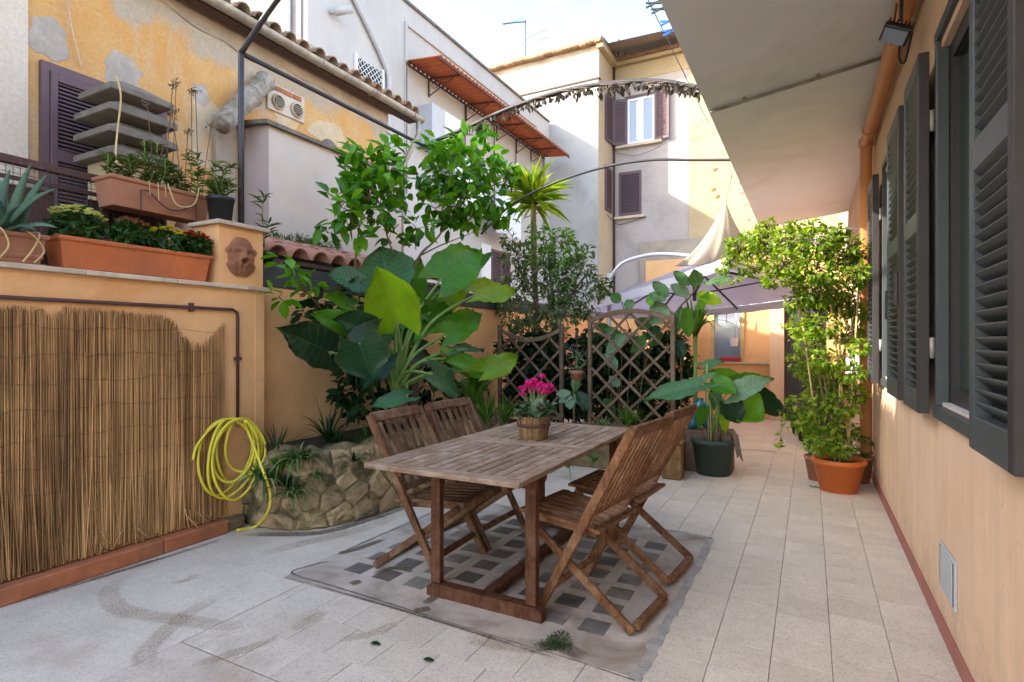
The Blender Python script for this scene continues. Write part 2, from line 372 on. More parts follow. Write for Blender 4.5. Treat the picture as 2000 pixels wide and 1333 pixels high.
MAT['yhose'] = M('yellow_hose', (.72, .60, .045), .1, 6, .4, .05, 60)
MAT['stone1'] = M('ochre_stone', (.54, .37, .19), .45, 12, .9, .9, 34, stain=(.13, .105, .04), sscale=3.2, samt=(.47, .60), orand=.5)
MAT['mortar'] = M('mossy_mortar', (.22, .15, .075), .5, 8, .95, .7, 40, stain=(.06, .065, .025), sscale=3, samt=(.45, .65))
MAT['moss'] = M('dry_moss', (.24, .20, .045), .5, 20, .95, .9, 40)
MAT['lilac'] = clothmat('lilac_canopy', (.42, .39, .47), .5)
MAT['valance'] = M('pale_grey_canvas', (.62, .61, .66), .06, 3, .85, .05)
MAT['sail'] = clothmat('cream_sailcloth', (.72, .66, .54), .4)
MAT['sheet'] = M('white_laundry', (.74, .74, .78), .04, 3, .9, .05)
MAT['alum'] = M('pale_aluminium', (.55, .56, .58), .08, 5, .4, .03, metal=.5)
MAT['ventm'] = M('grey_vent_metal', (.50, .51, .52), .1, 6, .45, .05, metal=.3)
MAT['bluegl'] = M('turquoise_glaze', (.02, .16, .24), .3, 8, .22, .05, spec=.6)
MAT['redthing'] = M('red_ornament', (.40, .02, .02), .1, 6, .5, 0)
MAT['doorgrey'] = M('charcoal_door', (.05, .045, .048), .15, 4, .6, .1)
MAT['blued'] = M('blue_plastic', (.03, .12, .42), .1, 5, .4, 0)
L = {}
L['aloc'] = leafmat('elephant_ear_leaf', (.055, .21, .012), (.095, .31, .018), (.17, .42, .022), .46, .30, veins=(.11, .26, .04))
L['alocy'] = leafmat('painted_glow_ear_leaf', (.24, .46, .014), (.30, .52, .018), None, .56, .34, veins=(.26, .42, .035))  # lime green with the backlit glow put into the leaf colour
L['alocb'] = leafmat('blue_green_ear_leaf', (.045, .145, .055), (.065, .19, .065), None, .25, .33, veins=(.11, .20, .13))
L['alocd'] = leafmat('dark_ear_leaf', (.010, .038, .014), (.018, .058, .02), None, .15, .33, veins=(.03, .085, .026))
L['citrus'] = leafmat('citrus_leaf', (.025, .11, .008), (.07, .24, .012), (.16, .38, .02), .38, .28)
L['citrusl'] = leafmat('fresh_citrus_leaf', (.06, .24, .01), (.12, .34, .015), None, .40, .30)
L['shrub'] = leafmat('grey_green_leaf', (.045, .09, .025), (.11, .18, .06), (.24, .30, .13), .28, .40)
L['shrubb'] = leafmat('bright_shrub_leaf', (.06, .18, .02), (.13, .29, .03), (.20, .36, .05), .35, .4)
L['yucca'] = leafmat('yucca_blade', (.13, .28, .012), (.27, .42, .02), (.46, .54, .04), .45, .4)
L['climb'] = leafmat('climber_leaf', (.09, .20, .016), (.24, .40, .03), (.50, .58, .09), .5, .42)
L['dark'] = leafmat('dark_green_leaf', (.008, .024, .008), (.018, .048, .012), (.035, .08, .02), .2, .4)  # very dark green leaf colour
L['grass'] = leafmat('strap_leaf', (.03, .095, .012), (.075, .20, .018), (.18, .34, .04), .35, .4)
L['stripe'] = leafmat('spider_plant_leaf', (.05, .12, .03), (.12, .22, .06), (.36, .42, .22), .35, .45)
L['rubber'] = leafmat('rubber_leaf', (.04, .13, .03), (.07, .17, .05), None, .22, .22, veins=(.14, .25, .09))
L['rubberg'] = leafmat('pale_grey_green_leaf', (.13, .23, .13), (.17, .29, .17), None, .25, .28, veins=(.25, .34, .24))  # paler grey-green leaf colour with lighter veins
L['aloe'] = leafmat('aloe_blade', (.075, .145, .085), (.11, .19, .13), (.15, .25, .16), .1, .45)
L['mum'] = leafmat('chrysanthemum_leaf', (.015, .055, .010), (.035, .10, .018), (.06, .15, .03), .2, .5)
L['oleander'] = leafmat('narrow_grey_leaf', (.06, .10, .02), (.12, .17, .045), (.20, .24, .08), .3, .45)
L['cycl'] = leafmat('cyclamen_leaf', (.03, .075, .03), (.09, .15, .08), (.26, .32, .22), .2, .45)
L['dry'] = leafmat('dry_leaf', (.035, .03, .024), (.07, .06, .048), (.12, .105, .085), .15, .8)
L['magenta'] = leafmat('magenta_petal', (.62, .012, .22), (.75, .03, .33), None, .35, .5)
L['fyellow'] = leafmat('yellow_petal', (.62, .46, .02), (.72, .58, .05), None, .25, .6)
L['fcream'] = leafmat('cream_petal', (.52, .56, .16), (.66, .66, .30), None, .25, .6)
L['frust'] = leafmat('rust_petal', (.20, .045, .02), (.36, .11, .04), (.45, .22, .12), .2, .6)
L['fred'] = leafmat('red_petal', (.34, .012, .008), (.50, .03, .012), None, .2, .6)
L['fpurple'] = leafmat('lavender_petal', (.30, .20, .36), (.40, .30, .46), None, .3, .6)

# ------------------------------------------------------------------ foliage tools
def leaf_tpl(kind):
    """unit leaf along +Y, width along X, face up +Z: returns verts, faces, uv"""
    prof = {'oval': [(0, .0), (.22, .72), (.5, 1), (.8, .6), (1, 0)], 'long': [(0, .25), (.3, 1), (.65, .8), (1, 0)],
            'blade': [(0, .7), (.35, 1), (.7, .7), (1, 0)], 'petal': [(0, .3), (.6, 1), (1, .75)], 'ivy': [(0, .25), (.2, 1), (.55, .62), (1, 0)]}[kind]
    dr = {'oval': .16, 'long': .22, 'blade': .30, 'petal': -.25, 'ivy': .14}[kind]
    vs = []; uv = []
    for (t, w) in prof:
        for sx in (-1, 0, 1):
            vs.append((sx * w * .5, t, (.10 * abs(sx) * w - dr * t * t))); uv.append((.5 + .5 * sx, t))
    fs = []
    for i in range(len(prof) - 1):
        for j in (0, 1): a = i * 3 + j; fs.append((a, a + 1, a + 4, a + 3))
    return np.array(vs), fs, uv
TPL = {k: leaf_tpl(k) for k in ('oval', 'long', 'blade', 'petal', 'ivy')}
def unit(a): return a / np.maximum(np.linalg.norm(a, axis=1, keepdims=True), 1e-6)
def scatter(name, mat, parent, P, D, N, Ls, Ws, tpl='oval', kind='stuff', org=None):
    P = np.asarray(P, float); D = unit(np.asarray(D, float)); N = np.asarray(N, float)
    X = unit(np.cross(D, N)); Z = np.cross(X, D)
    tv, tf, _ = TPL[tpl]; n = len(P); k = len(tv)
    Ls = np.broadcast_to(np.asarray(Ls, float), (n,)); Ws = np.broadcast_to(np.asarray(Ws, float), (n,))
    V = (P[:, None, :] + X[:, None, :] * (tv[None, :, 0:1] * Ws[:, None, None]) + D[:, None, :] * (tv[None, :, 1:2] * Ls[:, None, None])
         + Z[:, None, :] * (tv[None, :, 2:3] * Ls[:, None, None]))
    og = ORG.get(parent) if parent is not None else org
    if og is not None: V = V - np.array(og)[None, None, :]
    F = (np.array(tf)[None] + (np.arange(n) * k)[:, None, None]).reshape(-1, 4)
    me = bpy.data.meshes.new(name); me.vertices.add(n * k); me.vertices.foreach_set('co', V.reshape(-1))
    me.loops.add(F.size); me.loops.foreach_set('vertex_index', F.reshape(-1).astype(np.int32))
    me.polygons.add(len(F)); me.polygons.foreach_set('loop_start', np.arange(0, F.size, 4, dtype=np.int32))
    me.polygons.foreach_set('use_smooth', np.ones(len(F), bool))
    me.update(calc_edges=True); me.validate()
    return link(name, me, mat, parent, org, kind)
def rand_dirs(n): return unit(rng.normal(size=(n, 3)))
def blob_points(c, r, n, shell=.45):
    """points in an ellipsoid, more of them towards its outside, with clumps"""
    d = rand_dirs(n); q = (shell + (1 - shell) * rng.random((n, 1)) ** .6)
    cl = rng.normal(size=(max(3, n // 14), 3)); cl = unit(cl)
    k = cl[rng.integers(0, len(cl), n)]
    d = unit(d * .75 + k * .65)
    return np.array(c) + d * q * np.array(r), d
def bush(parent, blobs, mat, Lf, Wf, dens, tpl='oval', name='foliage', droop=.25, twigs=None, up=.5):
    """blobs: (centre, (rx,ry,rz)); one mesh of leaves, one of twigs reaching into each blob from its anchor"""
    PP = []; DD = []; tw = MB()
    for b in blobs:
        c, r = b[0], b[1]; k = b[2] if len(b) > 2 else 1.0
        n = max(4, int(dens * k)); p, d = blob_points(c, r, n); PP.append(p); DD.append(d)
        if twigs is not None:
            for i in rng.choice(n, max(2, n // 9), replace=False):
                e = Vector(p[i]); c0 = Vector(c) + Vector((0, 0, -.35 * r[2]))
                mid = (c0 + e) / 2 + Vector(rng.normal(size=3) * .12 * min(r))
                tw.tube([c0, mid, e], [.006, .004, .002], 4, False)
    P = np.concatenate(PP); Dn = np.concatenate(DD); n = len(P)
    D = Dn * .7 + rand_dirs(n) * .8 - np.array([0, 0, droop]); N = rand_dirs(n) * .6 + np.array([0, 0, up + .4]) + Dn * .2
    o = scatter(name, mat, parent, P, D, N, Lf * rng.uniform(.6, 1.25, n), Wf * rng.uniform(.7, 1.2, n), tpl)
    if twigs is not None: tw.build('twigs', twigs, parent, smooth=True, kind='stuff')
    return o
def tuft(parent, c, n, ln, w, mat, spread=.8, name='blades', rise=1.0, org=None, seg=5, arch=1.0):
    """arching strap leaves from one crown"""
    m = MB()
    for i in range(n):
        a = rng.uniform(0, 2 * math.pi); l = ln * rng.uniform(.6, 1.15); sp = spread * rng.uniform(.25, 1.1)
        dx = Vector((math.cos(a), math.sin(a), 0)); sd = Vector((-math.sin(a), math.cos(a), 0)); ww = w * rng.uniform(.7, 1.2)
        vs = []
        for k in range(seg + 1):
            t = k / seg; p = Vector(c) + dx * (l * sp * t) + Vector((0, 0, l * rise * (t - .55 * arch * sp * t * t * 1.3)))
            q = ww * .5 * (1 - t ** 2.2) + .0008
            vs += [p - sd * q + Vector((0, 0, q * .35)), p, p + sd * q + Vector((0, 0, q * .35))]
        m.add(vs, [(k * 3 + j, k * 3 + j + 1, k * 3 + j + 4, k * 3 + j + 3) for k in range(seg) for j in (0, 1)])
    return m.build(name, mat, parent, smooth=True, kind='stuff')
def big_leaf_mesh(name, W, Ln, kind='ear', droop=.25, cup=.12, wav=.02, seed=0):
    r = random.Random(seed); nt, ns = 16, 5; vs = []; uv = []
    for i in range(nt + 1):
        t = i / nt
        if kind == 'ear': w = .5 * (1 - (1 - t) ** 2.6 * .25) * (math.sin(math.pi * min(1, (t * .80 + .20))) ** .78 * (1 - .38 * t ** 2.2) if t < 1 else 0)
        else: w = .5 * math.sin(math.pi * min(1, .04 + t * .96)) ** .75
        for j in range(-ns, ns + 1):
            s_ = j / ns; a_ = abs(s_)
            y = t * Ln - (.34 * Ln * a_ ** 1.15 * (1 - t) ** 2.2 if kind == 'ear' else 0)
            x = s_ * w * W * (1 + .03 * math.sin(t * 21 + seed) + (r.uniform(-.05, .03) if abs(j) == ns else 0))
            z = cup * W * a_ ** 1.3 - droop * Ln * t * t + wav * Ln * a_ * math.sin(2 * math.pi * (t * 9 - a_ * 2.0)) * 1.0 + .03 * Ln * a_ * a_ * math.sin(11 * t + seed * 1.7 + s_) + .02 * Ln * a_ * math.sin(5 * t + s_ * 3 + seed)
            vs.append((x, y, z)); uv.append((.5 + .5 * s_, t))
    n = 2 * ns + 1; fs = [(i * n + j, i * n + j + 1, (i + 1) * n + j + 1, (i + 1) * n + j) for i in range(nt) for j in range(n - 1)]
    me = bpy.data.meshes.new(name); me.from_pydata(vs, [], fs); me.polygons.foreach_set('use_smooth', [True] * len(fs))
    ul = me.uv_layers.new(name='UVMap')
    for lp in me.loops: ul.data[lp.index].uv = uv[lp.vertex_index]
    me.update(); return me
BIG = {}
def big_leaf(parent, base, direction, normal, W, Ln, mat, kind='ear', droop=.25, cup=.12, seed=0, name='leaf', wav=.02):
    key = (kind, round(W, 2), round(Ln, 2), droop, cup, seed, mat.name)
    if key not in BIG: BIG[key] = big_leaf_mesh(name, W, Ln, kind, droop, cup, wav, seed)
    o = link(name, BIG[key], mat, parent)
    y = Vector(direction).normalized(); x = y.cross(Vector(normal)).normalized(); z = x.cross(y)
    m = Matrix((x, y, z)).transposed().to_4x4(); m.translation = Vector(base) - ORG.get(parent, Vector())
    o.matrix_local = m; return o
# ------------------------------------------------------------------ ground and patio floor
XR, XL = 0.555, -3.82
g = MB().add([(-60, -60, -.06), (60, -60, -.06), (60, 90, -.06), (-60, 90, -.06)], [(0, 1, 2, 3)]).build('ground', M('earth', (.20, .16, .12), .3, 2, .95), None, org=(0, 0, 0))
tag(g, kind='structure')
floor = MB().box((-3.95, -2, -.05), (XR + .1, 13.5, -.011)).build('patio_floor', MAT['grout'], None, org=(0, 0, 0)); tag(floor, kind='structure'); ORG[floor] = Vector()
TS = .235; tile_me = MB().box((-TS / 2 + .0012, -TS / 2 + .0012, -.014), (TS / 2 - .0012, TS / 2 - .0012, 0), .0012).mesh('paving_tile')
PX0, PX1, PY0, PY1 = -2.725, -.613, 2.29, 4.17                 # the glass block panel
def tile_at(x, y):
    o = link('paving_tile', tile_me, MAT['tile'], floor)
    o.location = (x, y, random.uniform(-.0012, .0006)); o.rotation_euler = (R(random.uniform(-.25, .25)), R(random.uniform(-.25, .25)), R(random.uniform(-.25, .25)))
coff = [random.choice((0, .05, .118, .17)) for _ in range(30)]
ntile = 0
for ci in range(0, 8):
    xc = XR - TS * (ci + .5) - .001
    if xc < -.613: rows = [(4.18, 6.6)] 
    else: rows = [(2.05, 9.4)]
    for (y0, y1) in rows:
        y = y0 - TS + coff[ci]
        while y < y1 - .02:
            if y < y0 - .001 or y + TS > y1 + .001: pbox('paving_tile', MAT['tile'], floor, (xc - TS / 2 + .0012, max(y, y0) + .0012, -.014), (xc + TS / 2 - .0012, min(y + TS, y1) - .0012, 0), .0012)
            else: tile_at(xc, y + TS / 2)
            y += TS; ntile += 1
for ri in range(3):                                             # rows in front of the panel
    ya, yb = PY0 - TS * (ri + 1) - .002, PY0 - TS * ri - .002; x = -.613 + (.0, .11, .05)[ri]
    while x > -2.55:
        x0, x1 = max(x - TS, -2.556), min(x, -.614)
        if x1 - x0 > .02: pbox('paving_tile', MAT['tile'], floor, (x0 + .0012, ya + .0012, -.014), (x1 - .0012, yb - .0012, random.uniform(-.001, .0005)), .0012)
        x -= TS; ntile += 1
def slab(a, b, name='screed_slab', m='screed'): return pbox(name, MAT[m], floor, (a[0], a[1], -.02), (b[0], b[1], -.0008))
slab((-3.95, -2), (-2.56, 2.285)); slab((-3.95, 2.287), (PX0 - .003, 4.175)); slab((-3.95, 4.177), (-1.327, 6.6))
slab((-2.558, -2), (XR, 1.575)); slab((-3.95, 6.602), (-.62, 9.4)); slab((-3.95, 9.402), (XR + .1, 13.4))
slab((-.612, 1.577), (XR, 2.047))
def stain_mat(nm='worn_brown_stain', c0=(.27, .18, .10), c1=(.54, .41, .27), th=(1.2, 1.75), al=.52, lo=.2):
    t = NT(nm); v = t.coord((1, 1, 1), False)
    col = t.ramp(t.noise(v, 60, 6, .7), [(.35, c0), (.65, c1)])
    t.done(col, .8, 0, .3); tr = t.n('BsdfTransparent'); ms = t.n('MixShader')
    uv = t.n('UVMap'); sx = t.n('SeparateXYZ'); t.l(uv.outputs[0], sx.inputs[0])
    ad = t.n('Math', operation='MULTIPLY'); ad.inputs[1].default_value = .85; t.l(sx.outputs[0], ad.inputs[0])
    a2 = t.n('Math', operation='ADD'); t.l(ad.outputs[0], a2.inputs[0]); n1 = t.n('Math', operation='MULTIPLY'); n1.inputs[1].default_value = .9; t.l(t.noise(v, 5, 8, .7), n1.inputs[0]); n2 = t.n('Math', operation='MULTIPLY_ADD'); n2.inputs[1].default_value = .6; t.l(t.noise(v, 26, 8, .8), n2.inputs[0]); t.l(n1.outputs[0], n2.inputs[2]); t.l(n2.outputs[0], a2.inputs[1])
    hf = t.n('Math', operation='MULTIPLY'); hf.inputs[1].default_value = .5; t.l(a2.outputs[0], hf.inputs[0])
    sp_ = t.mul(t.ramp(hf.outputs[0], [(th[0] / 2, 0.0), (th[1] / 2, al)]), t.ramp(t.noise(v, 110, 4, .7), [(.40, lo), (.56, 1.0)])); t.l(sp_, ms.inputs[0])
    t.l(tr.outputs[0], ms.inputs[1]); t.l(t.p.outputs[0], ms.inputs[2]); t.l(ms.outputs[0], t.out.inputs[0]); return t.m
MAT['stain'] = stain_mat(); MAT['wet'] = stain_mat('damp_brown_patch', (.13, .085, .045), (.20, .14, .08), (1.25, 1.45), .75, .85); MAT['grime'] = stain_mat('dark_grime', (.07, .055, .03), (.13, .10, .06), (1.2, 1.6), .75, .5)
def stain(px, width, z=.0012, mat='stain'):
    pts = spline([at(x, y, Z=0) for (x, y) in px], 8); vs = []; uv = []; fs = []
    for i, p in enumerate(pts):
        d = (pts[min(i + 1, len(pts) - 1)] - pts[max(i - 1, 0)]); d.z = 0; d.normalize(); s_ = Vector((-d.y, d.x, 0))
        k = math.sin(math.pi * (i + .3) / (len(pts) - .4)) ** .4
        for j, q in enumerate((-1, -.45, .45, 1)):
            p2 = p + s_ * width * q; vs.append((p2.x, p2.y, z)); uv.append((k if abs(q) < .6 else 0, 0))
        if i: fs += [((i - 1) * 4 + j, i * 4 + j, i * 4 + j + 1, (i - 1) * 4 + j + 1) for j in range(3)]
    me = bpy.data.meshes.new('floor_stain'); me.from_pydata(vs, [], fs); ul = me.uv_layers.new(name='UVMap')
    for lp in me.loops: ul.data[lp.index].uv = uv[lp.vertex_index]
    return link('floor_stain', me, MAT[mat], floor)
stain([(280, 1112), (215, 1150), (235, 1190), (330, 1208), (440, 1222), (500, 1212)], .085)
stain([(470, 1148), (400, 1180), (345, 1215), (285, 1275), (300, 1300), (380, 1295)], .08, .0016)
stain([(370, 1300), (430, 1285), (500, 1262), (560, 1238)], .05, .0020)
stain([(330, 1140), (360, 1135), (390, 1120)], .05); stain([(560, 1232), (600, 1215), (640, 1190)], .06)
stain([(500, 1085), (590, 1062), (700, 1035), (800, 1000)], .10); stain([(1390, 880), (1480, 880), (1560, 890)], .10)
stain([(900, 1240), (1000, 1260), (1090, 1262)], .10); stain([(660, 1250), (720, 1240), (780, 1215)], .05)

for q in ([(728, 1124), (770, 1110), (812, 1118)], [(826, 1182), (850, 1165), (866, 1140)], [(808, 1196), (842, 1188)], [(684, 1142), (706, 1135)], [(770, 1070), (850, 1058)], [(880, 1150), (905, 1165)], [(660, 1082), (700, 1072), (760, 1050)]): stain(q, .045, .0024, 'wet')
stain([(455, 1046), (520, 1044), (620, 1042), (700, 1022), (770, 999), (850, 966)], .075, .0018, 'grime'); stain([(560, 1128), (700, 1168), (835, 1208), (1000, 1260), (1100, 1292)], .016, .0022, 'grime'); stain([(0, 1188), (150, 1142), (300, 1096), (440, 1052)], .035, .0018, 'grime'); stain([(1040, 1268), (1090, 1262), (1150, 1290)], .07, .0022, 'grime')

# the walkable glass-block light in the floor
pan = T('pavement_light', 'cement floor panel set with rows of dark glass blocks beneath the table', 'floor panel', ((PX0 + PX1) / 2, (PY0 + PY1) / 2, 0))
pbox('cement_panel', MAT['panelcem'], pan, (PX0, PY0, -.02), (PX1, PY1, -.0004))
def crack(px, w, z=.0014, mat='grout'):
    pts = spline([at(x, y, Z=0) for (x, y) in px], 10); m = MB(); vs = []
    for i, p in enumerate(pts):
        d = pts[min(i + 1, len(pts) - 1)] - pts[max(i - 1, 0)]; d.z = 0; d.normalize(); s_ = Vector((-d.y, d.x, 0))
        a, b = random.uniform(.45, 1.1) * w, random.uniform(.45, 1.1) * w
        vs += [(p.x + s_.x * a, p.y + s_.y * a, z), (p.x - s_.x * b, p.y - s_.y * b, z)]
    m.add(vs, [(2 * i, 2 * i + 1, 2 * i + 3, 2 * i + 2) for i in range(len(pts) - 1)])
    return m.build('joint', MAT[mat], pan)
crack([(640, 1098), (610, 1104), (570, 1120), (640, 1142), (730, 1170), (835, 1203)], .009)
crack([(835, 1203), (980, 1248), (1120, 1290), (1240, 1330)], .004)
crack([(1240, 1330), (1290, 1240), (1330, 1165), (1390, 1052)], .032, mat='greycem'); crack([(1390, 1052), (1330, 1040), (1270, 1032)], .03, mat='greycem'); crack([(660, 1083), (745, 1045), (850, 1000)], .008)
gb_me = MB().box((-.072, -.072, -.012), (.072, .072, .0016), .006).mesh('glass_block')
for xg in (-.92, -1.13, -1.342, -1.555, -1.768, -1.985, -2.208, -2.43):
    for k in range(7):
        o = link('glass_block', gb_me, MAT['glassblock'], pan); o.location = (xg - pan.location.x + random.uniform(-.004, .004), 2.60 + .203 * k - pan.location.y, random.uniform(-.001, .001)); o.rotation_euler = (0, 0, R(random.uniform(-2, 2)))

# ------------------------------------------------------------------ right-hand house
RH = T('apricot_house', 'pale apricot house wall on the right with dark grey louvred shutters and balcony overhead', 'house', (XR, 4, 0))
WY = [(2.40, 3.33), (4.66, 5.60)]                                  # window openings along the wall
Z0, Z1, WT = 1.08, 2.78, 3.52
def rwall(m):
    ys = [-1.0]; 
    for a, b in WY: ys += [a, b]
    ys.append(13.4)
    for i in range(0, len(ys), 2): m.box((XR, ys[i], -.05), (XR + .30, ys[i + 1], WT + .3))
    for a, b in WY: m.box((XR, a, -.05), (XR + .30, b, Z0)); m.box((XR, a, Z1), (XR + .30, b, WT + .3))
part('wall', MAT['rwall'], RH, rwall)
pbox('skirting', MAT['skirt'], RH, (XR - .010, -1, 0), (XR, 7.2, .085), .003)
SO = -.76
part('balcony_slab', MAT['soffit'], RH, lambda m: m.add([(XR, -1.5, 3.49), (XR, 10.6, 3.49), (SO, 10.6, 3.335), (SO, -1.5, 3.335), (XR, -1.5, 3.70), (XR, 10.6, 3.70), (SO, 10.6, 3.56), (SO, -1.5, 3.56)],
     [(0, 3, 2, 1), (4, 5, 6, 7), (2, 3, 7, 6), (0, 1, 5, 4), (0, 4, 7, 3), (1, 2, 6, 5)]))
part('upper_wall', MAT['rwall'], RH, lambda m: m.box((XR, -1, 3.83), (XR + .3, 13.4, 4.9)))
p = lambda x, y: at(x, y, Z=3.36)
def sofpipe(m):
    a = Vector((SO + .02, 4.98, 3.318)); b = Vector((XR - .08, 4.90, 3.455)); m.tube([a, b], .014, 8)
pp = part('soffit_conduit', MAT['galv'], RH, sofpipe, True)
for k in (.22, .62): part('conduit_clip', MAT['galv'], RH, lambda m: m.box(Vector((SO, 4.97, 3.32)).lerp(Vector((XR, 4.90, 3.47)), k) - Vector((.012, .03, .0)), Vector((SO, 4.97, 3.32)).lerp(Vector((XR, 4.90, 3.47)), k) + Vector((.012, .03, .03))))
# windows: dark frame, pane, sill, reveal
for wi, (a, b) in enumerate(WY):
    w = part('window', MAT['shutteredge'], RH, lambda m: [m.box((XR + .03, a, Z0), (XR + .08, a + .07, Z1)), m.box((XR + .03, b - .07, Z0), (XR + .08, b, Z1)),
             m.box((XR + .03, a + .07, Z0), (XR + .08, b - .07, Z0 + .08)), m.box((XR + .03, a + .07, Z1 - .08), (XR + .08, b - .07, Z1)), m.box((XR + .025, (a + b) / 2 - .04, Z0 + .08), (XR + .08, (a + b) / 2 + .04, Z1 - .08))])
    pbox('pane', MAT['pane'], w, (XR + .055, a + .07, Z0 + .08), (XR + .061, (a + b) / 2 - .04, Z1 - .08)); pbox('pane', MAT['pane'], w, (XR + .055, (a + b) / 2 + .04, Z0 + .08), (XR + .061, b - .07, Z1 - .08))
    sl = pbox('sill', MAT['stonesill'], w, (XR + .0, a + .014, Z0 - .0), (XR + .029, b - .014, Z0 + .012))
    part('outer_frame', MAT['shutter'], w, lambda m: [m.box((XR - .030, a - .04, Z0 - .065), (XR + .02, b + .04, Z0 - .004), .004), m.box((XR - .022, a - .035, Z0 - .003), (XR + .03, a + .012, Z1 + .04), .004),
             m.box((XR - .022, b - .012, Z0 - .003), (XR + .028, b + .0, Z1 + .0), .004), m.box((XR - .022, b + .0005, Z0 - .003), (XR - .001, b + .035, Z1 + .04), .004), m.box((XR - .024, a - .04, Z1 + .04), (XR + .03, b + .04, Z1 + .085), .004)])
    pbox('curtain', MAT['curtain'], w, (XR + .02, a + .0125, Z0 + .014), (XR + .0295, a + .06, Z1 - .01)); pbox('dark_room', MAT['dark'], w, (XR + .29, a - .2, Z0 - .2), (XR + .30, b + .2, Z1 + .2))
# shutters lying open against the wall; every louvre slat is a piece
SX0, SX1, SZ0, SZ1 = XR - .088, XR - .043, 1.03, 2.79
def louvre(h, w, t): return MB().obox(Vector(), (t / 2, w / 2, h / 2), Matrix.Rotation(R(-48), 3, 'Y'), .002)
def house_shutter(y0, y1, label):
    fr = .055
    s_ = pbox('shutter', MAT['shutter'], RH, (SX0, y0 + fr, SZ0), (SX1, y1 - fr, SZ0 + .11), .003); pbox('rail', MAT['shutter'], s_, (SX0, y0 + fr, SZ1 - .08), (SX1, y1 - fr, SZ1), .003); pbox('rail', MAT['shutter'], s_, (SX0, y0 + fr, 1.93), (SX1, y1 - fr, 2.03), .003)
    s_['label'] = label
    pbox('stile', MAT['shutter'], s_, (SX0, y1 - fr, SZ0), (SX1, y1, SZ1), .003)
    pbox('stile', MAT['shutteredge'], s_, (SX0, y0, SZ0), (SX1, y0 + fr, SZ1), .003)
    part('backing', MAT['dark'], s_, lambda m: m.box((SX1 + .001, y0 + fr, SZ0 + .1), (SX1 + .004, y1 - fr, SZ1 - .07)))
    me = louvre(.052, (y1 - y0) - 2 * fr - .004, .007).mesh('slat')
    for (za, zb, n) in ((SZ0 + .14, 1.915, 19), (2.06, SZ1 - .10, 15)):
        for k in range(n):
            o = link('slat', me, MAT['shutter'], s_); o.location = Vector(((SX0 + SX1) / 2, (y0 + y1) / 2, za + (zb - za) * k / (n - 1))) - RH.location; o.rotation_euler = (0, R(random.uniform(-2, 2)), 0)
    for z in (1.35, 2.45): part('hinge', MAT['galv'], s_, lambda m: m.tube([(XR - .032, y0 + (.0 if y0 > 3 and y0 < 4 or y0 > 5 else (y1 - y0)), z - .05), (XR - .032, y0 + (.0 if y0 > 3 and y0 < 4 or y0 > 5 else (y1 - y0)), z + .05)], .011, 8), True)
    return s_
house_shutter(1.90, 2.365, 'shutter leaf nearest the camera'); s2 = house_shutter(3.36, 3.84, 'shutter leaf beyond the near window'); s3 = house_shutter(4.05, 4.63, 'shutter leaf before the second window'); house_shutter(5.62, 6.10, 'farthest shutter leaf with leaf shadows')
part('bolt', MAT['iron'], s3, lambda m: [m.box((SX0 - .02, 4.06, 1.60), (SX0 - .001, 4.09, 1.80), .003), m.tube([(SX0 - .02, 4.08, 1.69), (SX0 - .05, 4.10, 1.69), (SX0 - .05, 4.16, 1.69), (SX0 - .05, 4.18, 1.52)], .007, 6)])
# orange pipe under the balcony and the down pipe
part('rain_pipe', MAT['pipeorange'], RH, lambda m: m.tube(spline([(XR - .075, -1, 3.27), (XR - .075, 3, 3.29), (XR - .075, 6.20, 3.31), (XR - .072, 6.44, 3.28), (XR - .07, 6.52, 3.10)], 6) + [Vector((XR - .07, 6.52, .1))], .052, 14), True)
part('pipe_collar', MAT['pipeorange'], RH, lambda m: m.tube([(XR - .075, 6.02, 3.308), (XR - .075, 6.08, 3.308)], .060, 14), True)
part('pipe_collar', MAT['pipeorange'], RH, lambda m: m.tube([(XR - .07, 6.52, 3.30), (XR - .07, 6.52, 3.37)], .062, 14), True)
for yb in (2.2, 4.1): part('pipe_bracket', MAT['pipeorange'], RH, lambda m: m.tube([(XR - .075, yb, 3.28), (XR - .075, yb + .03, 3.28)], .057, 14), True)
vg = T('vent_grille', 'grey perforated metal vent grille low on the right wall', 'vent', (XR, 3.16, .33))
pbox('plate', MAT['ventm'], vg, (XR - .012, 3.0, .225), (XR, 3.315, .44), .004)
for k in range(20): pbox('slot', MAT['iron'], vg, (XR - .0135, 3.012, .240 + k * .0095), (XR - .0115, 3.030, .2445 + k * .0095)); pbox('slot', MAT['iron'], vg, (XR - .0135, 3.285, .240 + k * .0095), (XR - .0115, 3.303, .2445 + k * .0095))
part('inner_panel', MAT['ventm'], vg, lambda m: m.box((XR - .016, 3.04, .24), (XR - .011, 3.275, .425), .002))
fl = T('floodlight', 'black floodlight fixed under the balcony beside the orange pipe', 'light', (.42, 3.75, 3.3))
c0 = at(1750, 66, X=.42); rm = Matrix.Rotation(R(28), 3, 'Y') @ Matrix.Rotation(R(-25), 3, 'X')
part('lamp_body', MAT['blackpot'], fl, lambda m: m.obox(c0, (.07, .055, .02), rm, .006)); part('glass', MAT['panepale'], fl, lambda m: m.obox(c0 + rm @ Vector((0, 0, -.024)), (.058, .044, .003), rm))
part('fins', MAT['blackpot'], fl, lambda m: [m.obox(c0 + rm @ Vector((x, 0, .032)), (.004, .05, .012), rm) for x in (-.06, -.04, -.02, 0, .02, .04, .06)])
part('bracket', MAT['iron'], fl, lambda m: [m.bar(c0 + rm @ Vector((0, .075, 0)), c0 + Vector((.02, .075, .28)), .02, .005), m.bar(c0 + rm @ Vector((0, -.075, 0)), c0 + Vector((.02, -.075, .28)), .02, .005), m.box(c0 + Vector((0, -.08, .275)), c0 + Vector((.04, .08, .40)))])
